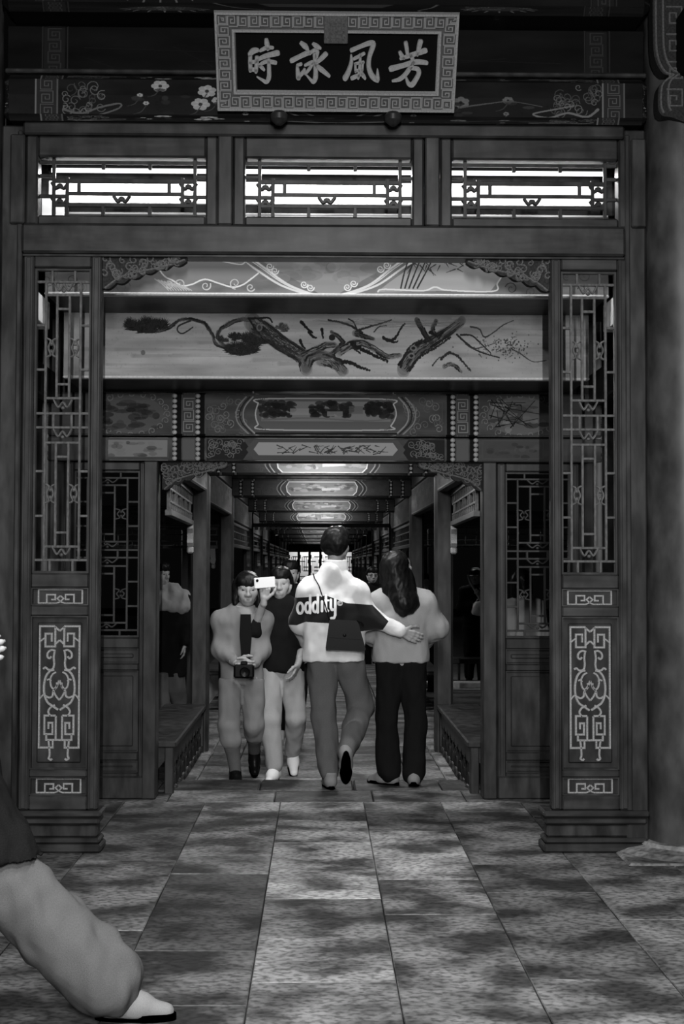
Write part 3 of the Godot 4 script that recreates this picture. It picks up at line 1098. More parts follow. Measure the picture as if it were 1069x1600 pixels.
func transom(which: String, cx: float, i: int) -> void:
	var t := thing("transom_window", "%s lattice transom window above the doorway with lamp light behind" % which, "window", Vector3(cx, 3.6, -0.05))
	var hw := 0.457
	var hh := 0.16
	var f := 0.064
	for s in [-1.0, 1.0]:
		part_box("stile", M.wood, t, s * hw, s * (hw + f), -hh - 0.055, hh + 0.115, -0.09, 0.02, 0.01)
	part_box("rail", M.wood_flat, t, -hw, hw, hh, hh + 0.115, -0.085, 0.015, 0.01)
	part_box("rail", M.wood_flat, t, -hw, hw, -hh - 0.055, -hh, -0.085, 0.015, 0.01)
	var bw := 0.019
	var m: Material = M.wood_dark
	var X := func(u: float) -> float: return -hw + u * 2.0 * hw
	var Y := func(v: float) -> float: return hh - v * 2.0 * hh
	var H := func(u0: float, u1: float, v: float, k := 1.0) -> void:
		part_box("lattice_bar", m, t, X.call(u0), X.call(u1), Y.call(v) - bw * 0.5 * k, Y.call(v) + bw * 0.5 * k, -0.05, -0.032, 0.002)
	var V := func(u: float, v0: float, v1: float) -> void:
		part_box("lattice_bar", m, t, X.call(u) - bw * 0.5, X.call(u) + bw * 0.5, Y.call(v1), Y.call(v0), -0.051, -0.031, 0.002)
	for u in [0.085, 0.93]:
		V.call(u, 0.0, 1.0)
	H.call(0.0, 1.0, 0.055)
	H.call(0.085, 0.93, 0.37, 1.2)
	H.call(0.16, 0.86, 0.59)
	H.call(0.085, 0.93, 0.79)
	H.call(0.0, 0.085, 0.29)
	H.call(0.93, 1.0, 0.29)
	H.call(0.0, 0.17, 0.64)
	H.call(0.86, 1.0, 0.64)
	V.call(0.165, 0.30, 1.0)
	V.call(0.855, 0.30, 0.79)
	V.call(0.235, 0.37, 0.59)
	V.call(0.775, 0.37, 0.59)
	for u in [0.38, 0.66]:
		V.call(u, 0.055, 0.17)
		V.call(u, 0.79, 1.0)
	var b := MB.new()
	b.stroke(curve([[-0.045, 0.02], [-0.02, -0.012], [0, 0.006], [0.02, -0.012], [0.045, 0.02]], 4), [0.02], -0.006, 0.016)
	b.ball(Vector3(0, 0.0, 0), Vector3(0.02, 0.016, 0.01), 10, 6)
	for q in [[0.49, 0.68], [0.12, 0.46], [0.89, 0.46], [0.12, 0.72], [0.89, 0.72]]:
		put("lattice_clasp", b.mesh(), m, t, Vector3(X.call(q[0]), Y.call(q[1]), -0.042))


# ---------------------------------------------------------------- the painted decoration (flat paint on the boards)
func scroll(p: Paint, x: float, y: float, r: float, w: float, tone: float, dir := 1.0, turns := 1.3, start := 0.0) -> void:
	var q := []
	for i in 16:
		var f := i / 15.0
		var a := start + f * TAU * turns * dir
		q.append([x + cos(a) * r * (1.0 - f * 0.8), y + sin(a) * r * (1.0 - f * 0.8)])
	p.line(q, w, w * 0.6, tone)

func flower(p: Paint, x: float, y: float, r: float, tone: float) -> void:
	for k in 6:
		var a := TAU * k / 6 + x
		p.ell(x + cos(a) * r * 0.6, y + sin(a) * r * 0.4, r * 0.42, r * 0.28, tone, 0.9)
	p.dab((x - p.ox) * p.sx, (y - p.oy) * p.sy, r * 0.2 * p.sx, tone * 0.3)

func paint_head_beam() -> ImageTexture:
	# drawn in centimetre-like units: 1050 wide, 74 high
	var p := Paint.new(1500, 128, 0.06, 0.05, 4, 3.0).win(-3, 118, 1018, 192)
	p.fill([[-12, 152], [1036, 152], [1036, 192], [-12, 192]], 0.12, 0.45)
	p.speckle(500, -12, 118, 1036, 192, 2.0, 0.04, 0.3)
	for s in [0, 1]:
		var bx: float = [48, 946][s]
		p.fill([[bx, 121], [bx + 34, 121], [bx + 34, 190], [bx, 190]], 0.13)
		p.line([[bx, 120], [bx, 190]], 2.4, 2.4, 0.36, 1.0, false)
		p.line([[bx + 34, 120], [bx + 34, 190]], 2.4, 2.4, 0.28, 1.0, false)
		p.fret(bx + 6, 124, bx + 29, 188, 22, 1.6, 0.30, true)
		# clouds and dragon scrolls beside the bands
		for k in 26:
			var x: float = randf_range(90, 158) if s == 0 else randf_range(868, 940)
			scroll(p, x, randf_range(130, 184), randf_range(5, 11), 1.6, randf_range(0.2, 0.36), 1.0 if k % 2 else -1.0, 1.2, k)
		if s == 0:
			p.line([[92, 176], [120, 182], [150, 172], [180, 166], [178, 174], [140, 186], [100, 186]], 4, 2, 0.3)
		else:
			p.line([[938, 170], [920, 182], [890, 176], [860, 184], [835, 178], [870, 170], [900, 164]], 4.5, 2, 0.36)
	for q in [[244, 137, 14], [318, 145, 15], [308, 166, 15], [334, 160, 9], [212, 152, 5], [222, 165, 5], [379, 181, 5], [720, 160, 14], [795, 156, 9], [792, 178, 5], [645, 182, 5]]:
		flower(p, q[0], q[1], q[2], 0.55 if q[0] < 400 else 0.34)
		p.line([[q[0], q[1] + 4], [q[0] - 8, q[1] + 14], [q[0] - 20, q[1] + 18]], 1.6, 0.8, 0.2)
	for k in 30:
		var x := randf_range(190, 860)
		p.ell(x, randf_range(140, 188), randf_range(4, 11), randf_range(2, 4), randf_range(0.06, 0.2), 0.7)
	p.line([[720, 168], [760, 162], [800, 158], [850, 166]], 3, 1, 0.26)
	# a scalloped pendant cartouche in the middle
	for k in 3:
		p.line([[436, 175], [470, 178 + k * 4], [500, 188 + k * 2], [540, 188 + k * 2], [575, 178 + k * 4], [608, 175]], 3.0, 3.0, [0.34, 0.14, 0.4][k])
	return p.tex()

func paint_dark_board(kind: int) -> ImageTexture:
	var p := Paint.new(1024, 128, 0.05 if kind != 1 else 0.035, 0.04, 20 + kind, 3.0).win(0, 0, 1024, 128)
	for bx in [58, 930]:
		p.fill([[bx, 4], [bx + 34, 4], [bx + 34, 124], [bx, 124]], 0.09)
		p.fret(bx + 5, 6, bx + 29, 122, 26, 2.0, 0.17, true)
		p.line([[bx - 2, 0], [bx - 2, 128]], 2, 2, 0.14, 1.0, false)
		p.line([[bx + 38, 0], [bx + 38, 128]], 2, 2, 0.14, 1.0, false)
	if kind == 2:
		for q in [[250, 100, 60], [790, 70, 50]]:
			for k in 9:
				var a := PI * k / 8.0
				p.line([[q[0] + cos(a) * q[2], q[1] - 20 + sin(a) * 26], [q[0] + cos(a) * (q[2] + 12), q[1] - 16 + sin(a) * 40]], 4, 2, 0.3)
			p.ell(q[0], q[1] - 24, q[2], 26, 0.16, 0.8)
			for k in 14:
				scroll(p, q[0] + randf_range(-50, 50), q[1] - 24 + randf_range(-18, 18), 8, 1.6, 0.28, 1.0, 1.2, k)
		p.line([[330, 0], [345, 30], [370, 60], [410, 80]], 6, 4, 0.22)
		p.line([[690, 0], [680, 40], [660, 80], [690, 100]], 5, 3, 0.26)
		p.fill([[400, 4], [620, 4], [600, 44], [420, 44]], 0.3, 0.5)
	elif kind == 3:
		for k in 16:
			p.fret(120 + k * 48, 20, 160 + k * 48, 108, 40, 3.0, 0.26)
	else:
		for k in 12:
			p.line([[randf_range(120, 900), randf_range(40, 90)], [randf_range(120, 900), randf_range(40, 110)]], 1.4, 0.6, 0.16, 0.3)
	return p.tex()

func needles(p: Paint, x: float, y: float, rx: float, ry: float, num: int, tone: float) -> void:
	# fans of fine pine needles
	for k in num / 6:
		var cx := x + randf_range(-1, 1) * rx
		var cy := y + randf_range(-0.5, 0.9) * ry * sqrt(maxf(0.05, 1.0 - pow((cx - x) / rx, 2.0)))
		var l := randf_range(0.55, 0.95) * ry
		for q in 11:
			var a := PI + PI * (q + randf_range(-0.4, 0.4)) / 10.0
			p.line([[cx, cy], [cx + cos(a) * l * 0.8, cy + sin(a) * l]], 0.9, 0.55, tone * randf_range(0.7, 1.7), 0.7, false)

func bark(p: Paint, pts: Array, w0: float, w1: float, mid: float, num: int) -> void:
	# a limb built of a soft wash, many dry strokes along it and darker broken edges
	p.line(pts, w0, w1, mid, 0.35, true, 0.8)
	for k in num:
		var side := randf_range(-0.5, 0.5)
		var a := randf_range(0.0, 0.75)
		var b := a + randf_range(0.08, 0.3)
		var q := []
		for i in pts.size():
			var f := float(i) / (pts.size() - 1)
			var nx: Array = pts[mini(i + 1, pts.size() - 1)]
			var pv: Array = pts[maxi(i - 1, 0)]
			var t := Vector2(nx[0] - pv[0], nx[1] - pv[1]).normalized()
			var w := lerpf(w0, w1, f) * side
			q.append(Vector2(pts[i][0] - t.y * w, pts[i][1] + t.x * w))
		var o := []
		for m in 5:
			var f: float = lerpf(a, minf(b, 1.0), m / 4.0) * (q.size() - 1)
			var i0 := mini(int(f), q.size() - 2)
			var v: Vector2 = (q[i0] as Vector2).lerp(q[i0 + 1], f - i0)
			o.append([v.x + randf_range(-0.7, 0.7), v.y + randf_range(-0.7, 0.7)])
		var edge := absf(side) > 0.36
		p.line(o, 1.8 if edge else 1.4, 0.7, randf_range(0.06, 0.16) if edge or k % 3 == 0 else mid * randf_range(0.7, 1.6), 0.75 if edge else 0.5)

func paint_pine() -> ImageTexture:
	# the long board: an old pine on the left half, a gnarled plum on the right half
	var p := Paint.new(1936, 200, 0.52, 0.12, 77, 6.0).win(97.7, 489, 922.6, 592)
	for k in 60:
		var y := randf_range(492, 590)
		var x := randf_range(20, 980)
		p.line([[x, y], [x + 60, y + randf_range(-1, 1)], [x + randf_range(100, 220), y]], randf_range(2, 7), 1, randf_range(0.40, 0.62), 0.10)
	p.speckle(900, 20, 489, 990, 592, 1.2, 0.25, 0.10)
	p.ell(222, 554, 3.5, 4, 0.22, 0.6)
	var d := 0.1
	# drooping pine branch with needle clumps
	bark(p, [[402, 503], [372, 502], [345, 515], [338, 530], [352, 545]], 6, 4, 0.2, 26)
	bark(p, [[352, 545], [336, 540], [330, 525], [318, 508], [296, 502], [278, 503]], 5, 4, 0.2, 26)
	bark(p, [[278, 503], [262, 516], [240, 522], [214, 520]], 4, 2, 0.18, 16)
	p.line([[296, 504], [278, 512], [276, 520], [284, 524], [300, 514]], 2.4, 1.4, 0.16, 0.8)
	p.line([[240, 522], [222, 516], [208, 517]], 1.6, 0.8, 0.14, 0.8)
	needles(p, 226, 512, 30, 13, 520, 0.09)
	needles(p, 376, 548, 24, 11, 420, 0.08)
	needles(p, 398, 532, 20, 12, 330, 0.09)
	needles(p, 366, 528, 7, 8, 110, 0.09)
	needles(p, 348, 532, 6, 7, 70, 0.12)
	# pine trunk
	bark(p, [[392, 506], [412, 518], [434, 536], [455, 549], [474, 560], [478, 580]], 25, 20, 0.27, 220)
	p.line([[387, 500], [400, 500], [418, 499], [424, 506]], 3, 2, d, 0.85)
	p.line([[388, 501], [396, 514], [404, 524]], 3, 2, d, 0.8)
	for k in 240:
		var t := randf()
		var c := Vector2(400, 512).lerp(Vector2(474, 564), t) + Vector2(randf_range(-9, 9), randf_range(-8, 8))
		p.line([[c.x - 2, c.y - 0.6], [c.x, c.y + 1.4], [c.x + 2, c.y - 0.4]], 0.8, 0.6, randf_range(0.08, 0.2), 0.6)
	p.ell(404, 514, 5, 6, 0.42, 0.7)
	p.ell(404, 514, 2.6, 3.4, 0.16, 0.8)
	bark(p, [[470, 560], [490, 551], [508, 541], [524, 541]], 13, 7, 0.28, 70)
	bark(p, [[478, 578], [484, 562], [500, 556], [516, 560], [530, 572], [540, 582]], 14, 9, 0.27, 90)
	for q in [[470, 505, 478, 514, 488, 522], [482, 521, 488, 528, 494, 530], [502, 516, 503, 524, 504, 530], [468, 534, 471, 541, 476, 547]]:
		p.line([[q[0], q[1]], [q[2], q[3]], [q[4], q[5]]], 4.5, 1.6, 0.08, 0.85, true, 0.5)
	p.ell(518, 529, 5, 5, 0.07, 0.9)
	needles(p, 440, 514, 9, 8, 110, 0.2)
	# twisted plum roots and boughs in the middle
	bark(p, [[516, 556], [528, 546], [536, 536], [526, 526], [516, 520]], 7, 4, 0.2, 40)
	bark(p, [[530, 552], [548, 540], [566, 537], [584, 546], [604, 558], [626, 556]], 12, 5, 0.3, 120)
	p.line([[548, 538], [560, 545], [576, 552], [592, 560], [606, 566]], 5, 1.5, 0.07, 0.9, true, 1.4)
	p.line([[555, 536], [552, 545], [562, 553]], 2.5, 1.5, 0.1, 0.8, true, 0.8)
	p.line([[518, 558], [532, 566], [546, 568], [560, 574], [577, 580]], 6, 1.5, 0.08, 0.88, true, 1.2)
	bark(p, [[500, 562], [516, 566], [528, 574], [534, 584]], 20, 12, 0.3, 80)
	p.line([[512, 502], [530, 505], [546, 510], [558, 517], [566, 522]], 2.2, 2.6, 0.12, 0.85, true, 0.5)
	p.line([[558, 518], [576, 512], [594, 507], [612, 501]], 2.6, 1, 0.14, 0.85, true, 0.5)
	p.line([[544, 500], [552, 505], [556, 514]], 1.6, 2, 0.14, 0.8, true, 0.4)
	p.line([[584, 520], [592, 512], [604, 510]], 1.4, 0.8, 0.16, 0.8, true, 0.4)
	bark(p, [[554, 522], [568, 527], [584, 531]], 8, 4, 0.18, 40)
	p.line([[598, 528], [606, 533], [614, 532], [620, 525], [628, 512], [633, 507]], 4, 1.6, 0.1, 0.9, true, 0.9)
	p.line([[608, 533], [616, 536], [622, 534]], 3, 1.4, 0.1, 0.85, true, 0.6)
	# plum trunk, leaning right
	bark(p, [[630, 578], [640, 562], [655, 547], [676, 534], [700, 519], [724, 501]], 21, 12, 0.27, 200)
	p.line([[626, 574], [632, 556], [645, 540], [660, 532]], 3, 2, d, 0.75, true, 1.0)
	p.line([[640, 580], [655, 560], [684, 542], [704, 528]], 2.6, 1.6, d, 0.75, true, 1.0)
	bark(p, [[651, 501], [658, 512], [666, 526], [674, 534]], 7, 8, 0.14, 50)
	bark(p, [[682, 502], [676, 514], [680, 526]], 6, 5, 0.2, 30)
	p.line([[672, 520], [684, 526], [692, 520], [686, 530]], 4, 1.5, 0.08, 0.85, true, 0.8)
	for q in [[646, 545], [643, 557]]:
		p.ell(q[0], q[1], 5.5, 4.6, 0.42, 0.75)
		p.ell(q[0], q[1], 3, 2.4, 0.07, 0.9)
	p.line([[714, 523], [726, 534], [742, 546], [762, 554], [782, 559]], 2.6, 1.0, 0.14, 0.9, true, 0.4)
	p.line([[720, 524], [738, 525], [752, 537], [768, 552]], 2.2, 1.0, 0.14, 0.9, true, 0.4)
	p.line([[728, 538], [740, 545], [758, 542], [776, 536]], 1.5, 0.8, 0.2, 0.8)
	p.line([[736, 511], [750, 515], [758, 527], [772, 520], [788, 508], [804, 501]], 2, 0.9, 0.2, 0.8, true, 0.4)
	p.line([[800, 545], [815, 553], [834, 565], [856, 563]], 1.5, 0.6, 0.2, 0.85, true, 0.4)
	for k in 150:
		var c := Vector2(786, 542) + Vector2(randfn(0, 22), randfn(0, 9))
		p.dab((c.x - p.ox) * p.sx, (c.y - p.oy) * p.sy, randf_range(0.5, 1.3) * p.sx, randf_range(0.12, 0.3), 0.7)
	for k in 30:
		var c := Vector2(786, 542) + Vector2(randfn(0, 20), randfn(0, 8))
		p.line([[c.x, c.y], [c.x + randf_range(-8, 8), c.y + randf_range(-5, 5)]], 0.9, 0.5, 0.2, 0.7, false)
	p.line([[690, 562], [702, 552], [714, 556], [724, 566], [736, 580]], 3.4, 1.4, 0.14, 0.85, true, 0.9)
	bark(p, [[694, 574], [704, 569], [714, 574], [722, 582]], 6, 3, 0.3, 30)
	p.line([[676, 572], [684, 562], [690, 558]], 2, 1, 0.18, 0.7, true, 0.5)
	for k in 40:
		p.line([[randf_range(480, 720), randf_range(500, 510)], [randf_range(480, 720), randf_range(502, 516)]], 0.8, 0.5, 0.34, 0.14, false)
	return p.tex()

func paint_upper_board() -> ImageTexture:
	# the board above it: cartouches with raised white outlines, a large round medallion, bamboo
	var p := Paint.new(1936, 284, 0.48, 0.18, 5, 3.0).win(68, 333, 954, 461)
	p.fill([[20, 388], [990, 388], [990, 461], [20, 461]], 0.38, 0.35)
	p.fill([[20, 336], [990, 336], [990, 384], [20, 384]], 0.12, 0.9)
	# medallion
	var med := []
	for k in 25:
		var f := k / 24.0
		med.append([lerpf(378, 648, f), 392.0 + 66.0 * (1.0 - absf(f * 2.0 - 1.0)) * 1.15])
	p.fill([[378, 337], [378, 392]] + med + [[648, 392], [648, 337]], 0.55)
	for k in 40:
		p.ell(randf_range(420, 610), randf_range(395, 440), randf_range(8, 26), randf_range(4, 10), randf_range(0.36, 0.64), 0.35)
	for o in [0.0, 7.0, 22.0]:
		var w: float = 3.0 if o != 7.0 else 1.6
		p.line([[374 - o, 392], [410 - o * 0.8, 418], [450 - o * 0.6, 446], [492 - o * 0.4, 462]], w, w, 0.82)
		p.line([[650 + o, 392], [612 + o * 0.8, 418], [575 + o * 0.6, 446], [530 + o * 0.4, 462]], w, w, 0.82)
	for q in [[420, 417], [428, 424], [474, 445], [484, 450], [604, 414], [594, 420], [552, 443], [542, 449]]:
		scroll(p, q[0], q[1], 6.0, 2.0, 0.86, 1.0, 1.5)
	# left cartouche, pointed lobes
	p.fill([[250, 424], [300, 408], [330, 400], [372, 402], [402, 428], [388, 442], [360, 446], [320, 440], [280, 452], [262, 442]], 0.5)
	p.line([[246, 422], [256, 434], [268, 440], [282, 448], [298, 446], [318, 438], [340, 444], [362, 450], [378, 446], [392, 436], [402, 428]], 2.4, 2.4, 0.85)
	for q in [[280, 446, 8], [366, 444, 9], [262, 448, 7], [320, 448, 8], [390, 450, 7]]:
		scroll(p, q[0], q[1], q[2], 1.9, 0.75, 1.0, 1.2, q[0])
	for k in 10:
		p.line([[240 + k * 5, 438 + k * 1.2], [252 + k * 5, 446 + k], [262 + k * 4, 456]], 1.7, 1.1, 0.7, 0.8)
	p.line([[320, 402], [350, 410], [376, 414], [380, 404], [350, 400]], 2.2, 1.8, 0.8)
	# right cartouche with bamboo
	p.fill([[590, 456], [604, 444], [640, 418], [664, 400], [780, 400], [786, 424], [778, 440], [768, 453]], 0.6)
	p.line([[590, 456], [600, 452], [660, 454], [680, 448], [700, 453], [772, 454], [778, 442], [784, 432]], 2.2, 2.2, 0.8)
	for k in 5:
		var x := 626.0 + k * 6.5
		p.line([[x, 450], [x + 6 + k * 2.0, 424], [x + 14 + k * 3.0, 400]], 2.4, 1.6, 0.2, 0.8)
	for k in 26:
		var x := randf_range(640, 735)
		var y := randf_range(402, 420)
		p.line([[x, y], [x + randf_range(-16, 16), y + randf_range(4, 12)]], 2.0, 0.6, 0.26, 0.7, false)
	# cloud scrolls at both ends
	for k in 70:
		var x := randf_range(30, 235) if k % 2 else randf_range(800, 985)
		scroll(p, x, randf_range(396, 456), randf_range(5, 13), 1.5, randf_range(0.2, 0.46), 1.0 if k % 3 else -1.0, 1.3, k)
	return p.tex()

func paint_tie_beam() -> ImageTexture:
	# upper half of the double tie beam, with a long lobed cartouche showing trees and pavilions
	var p := Paint.new(1800, 140, 0.25, 0.08, 9, 3.0).win(60, 616, 945, 683)
	for s in [-1.0, 1.0]:
		var X := func(dx: float) -> float: return 503.0 + s * dx
		# fields between the bead bands
		p.fill([[X.call(198), 619], [X.call(240), 619], [X.call(240), 681], [X.call(198), 681]], 0.22)
		for bx in [237, 200]:
			p.fill([[X.call(bx - 7), 617], [X.call(bx + 7), 617], [X.call(bx + 7), 683], [X.call(bx - 7), 683]], 0.035)
			p.line([[X.call(bx - 8), 616], [X.call(bx - 8), 683]], 1.4, 1.4, 0.26, 1.0, false)
			p.line([[X.call(bx + 8), 616], [X.call(bx + 8), 683]], 1.4, 1.4, 0.26, 1.0, false)
		p.fret(X.call(228), 624, X.call(209), 678, 20, 1.4, 0.44, true)
		for k in 22:
			scroll(p, X.call(randf_range(128, 188)), randf_range(626, 676), 7, 1.2, randf_range(0.3, 0.46), s, 1.3, k)
		p.line([[X.call(140), 630], [X.call(186), 630], [X.call(186), 674], [X.call(134), 674]], 1.2, 1.2, 0.28, 1.0, false)
		for o in [0, 5, 11]:
			p.line([[X.call(116 + o), 622], [X.call(128 + o), 636], [X.call(132 + o), 650], [X.call(128 + o), 664], [X.call(112 + o), 680]], 2.0, 2.0, [0.5, 0.14, 0.44][[0, 5, 11].find(o)])
		# outer round medallion
		p.ell(X.call(310), 650, 52, 30, 0.3 if s < 0 else 0.34, 0.9)
		for k in 20:
			var a := TAU * k / 20
			scroll(p, X.call(310 + cos(a) * 58), 650 + sin(a) * 32, 6, 1.2, 0.42, 1.0, 1.1, a)
		for k in 40:
			p.ell(X.call(310 + randf_range(-40, 40)), 650 + randf_range(-20, 22), randf_range(4, 14), randf_range(2, 6), randf_range(0.05, 0.24) if s < 0 else randf_range(0.08, 0.5), 0.5)
		if s > 0:
			for k in 24:
				p.line([[760 + randf_range(0, 60), 640 + randf_range(-16, 30)], [770 + randf_range(0, 80), 640 + randf_range(-16, 30)]], 1.4, 0.7, 0.07, 0.7)
	# long cartouche
	p.fill([[395, 632], [406, 624], [598, 624], [612, 634], [616, 650], [608, 666], [596, 674], [408, 674], [394, 664], [390, 648]], 0.32)
	p.fill([[400, 634], [410, 629], [596, 629], [608, 640], [606, 660], [400, 660]], 0.42)
	for q in [[398, 450, 26], [480, 545, 36], [568, 610, 22]]:
		for k in 70:
			p.ell(randf_range(q[0], q[1]), randf_range(630, 652), randf_range(3, 8), randf_range(2, 5), randf_range(0.05, 0.16), 0.7)
	p.fill([[446, 640], [476, 640], [476, 650], [446, 650]], 0.5, 0.8)
	p.fill([[505, 644], [530, 644], [530, 652], [505, 652]], 0.52, 0.7)
	p.fill([[540, 636], [562, 636], [562, 648], [540, 648]], 0.34, 0.7)
	p.line([[402, 658], [480, 655], [560, 659], [606, 656]], 3, 2, 0.36, 0.7)
	p.line([[395, 632], [406, 625], [598, 625], [611, 634], [615, 650], [607, 666], [596, 673], [408, 673], [395, 664], [391, 648], [395, 632]], 2.0, 2.0, 0.62)
	p.line([[392, 679], [616, 679]], 3, 3, 0.06, 1.0, false)
	return p.tex()

func paint_tie_beam_lower() -> ImageTexture:
	var p := Paint.new(1800, 84, 0.25, 0.08, 10, 3.0).win(60, 680, 945, 720)
	for s in [-1.0, 1.0]:
		var X := func(dx: float) -> float: return 503.0 + s * dx
		for bx in [237, 200]:
			p.fill([[X.call(bx - 7), 680], [X.call(bx + 7), 680], [X.call(bx + 7), 720], [X.call(bx - 7), 720]], 0.035)
		p.fill([[X.call(228), 683], [X.call(209), 683], [X.call(209), 718], [X.call(228), 718]], 0.3)
		p.fill([[X.call(190), 683], [X.call(132), 683], [X.call(120), 700], [X.call(132), 718], [X.call(190), 718]], 0.11)
		for k in 22:
			scroll(p, X.call(randf_range(136, 188)), randf_range(687, 714), 6, 1.4, 0.34, s, 1.3, k)
		p.fill([[X.call(252), 684], [X.call(346), 684], [X.call(346), 714], [X.call(252), 714]], 0.42 if s < 0 else 0.24)
		for k in 30:
			p.ell(X.call(randf_range(258, 342)), randf_range(688, 712), randf_range(3, 10), randf_range(2, 4), randf_range(0.16, 0.44) if s < 0 else randf_range(0.12, 0.3), 0.5)
		p.line([[X.call(250), 684], [X.call(348), 684], [X.call(348), 714], [X.call(250), 714], [X.call(250), 684]], 1.4, 1.4, 0.26, 1.0, false)
	p.fill([[376, 700], [388, 684], [618, 684], [630, 700], [618, 717], [388, 717]], 0.26)
	p.fill([[388, 700], [396, 688], [610, 688], [618, 700], [610, 710], [396, 710]], 0.52)
	for k in 60:
		var x := randf_range(420, 590)
		p.line([[x, randf_range(692, 708)], [x + randf_range(4, 16), randf_range(692, 708)]], 1.8, 0.8, randf_range(0.14, 0.3), 0.7)
	p.line([[384, 700], [394, 686], [612, 686], [622, 700], [612, 713], [394, 713], [384, 700]], 1.4, 1.4, 0.26, 1.0, false)
	return p.tex()

func paint_cross_beam(kind: int) -> ImageTexture:
	# corridor beams: units -100..100 across, 0..20 high
	var p := Paint.new(1000, 100, 0.17, 0.05, 60 + kind, 3.0).win(-100, 0, 100, 20)
	for s in [-1.0, 1.0]:
		for k in 14:
			scroll(p, s * randf_range(48, 72), randf_range(4, 16), 2.2, 0.5, 0.2, s, 1.2, k)
		for o in [0, 2, 4]:
			p.line([[s * (38 + o), 1], [s * (44 + o), 7], [s * (45 + o), 12], [s * (40 + o), 19]], 0.8, 0.8, [0.42, 0.1, 0.36][int(o / 2)])
		for bx in [76, 89]:
			p.fill([[s * (bx - 2), 0], [s * (bx + 2), 0], [s * (bx + 2), 20], [s * (bx - 2), 20]], 0.04)
			for k in 5:
				p.ell(s * bx, 2 + k * 4, 1.3, 1.5, 0.45)
	p.fill([[-36, 3], [36, 3], [39, 8], [38, 14], [34, 18], [-34, 18], [-38, 14], [-39, 8]], 0.32)
	if kind == 0:
		p.fill([[-36, 4], [-10, 4], [-10, 9], [-36, 9]], 0.55, 0.8)
	for k in 60:
		p.ell(randf_range(-34, 34), randf_range(5, 14), randf_range(1, 5), randf_range(0.6, 1.8), randf_range(0.14, 0.5), 0.5)
	p.fill([[0, 10], [20, 9], [20, 12], [0, 13]], 0.55, 0.6)
	p.line([[-36, 3], [36, 3], [39, 8], [38, 14], [34, 18], [-34, 18], [-38, 14], [-39, 8], [-36, 3]], 0.9, 0.9, 0.55, 1.0, false)
	return p.tex()

func paint_side_board(kind: int) -> ImageTexture:
	var p := Paint.new(512, 96, 0.3, 0.12, 80 + kind, 2.0).win(0, 0, 512, 96)
	for k in 26:
		scroll(p, randf_range(10, 500), randf_range(10, 86), randf_range(8, 18), 2.4, randf_range(0.16, 0.44), 1.0, 1.3, k)
	for k in 40:
		p.ell(randf_range(10, 500), randf_range(10, 86), randf_range(4, 24), randf_range(3, 9), randf_range(0.12, 0.42), 0.3)
	p.line([[4, 6], [508, 6], [508, 90], [4, 90], [4, 6]], 3, 3, 0.4, 1.0, false)
	return p.tex()


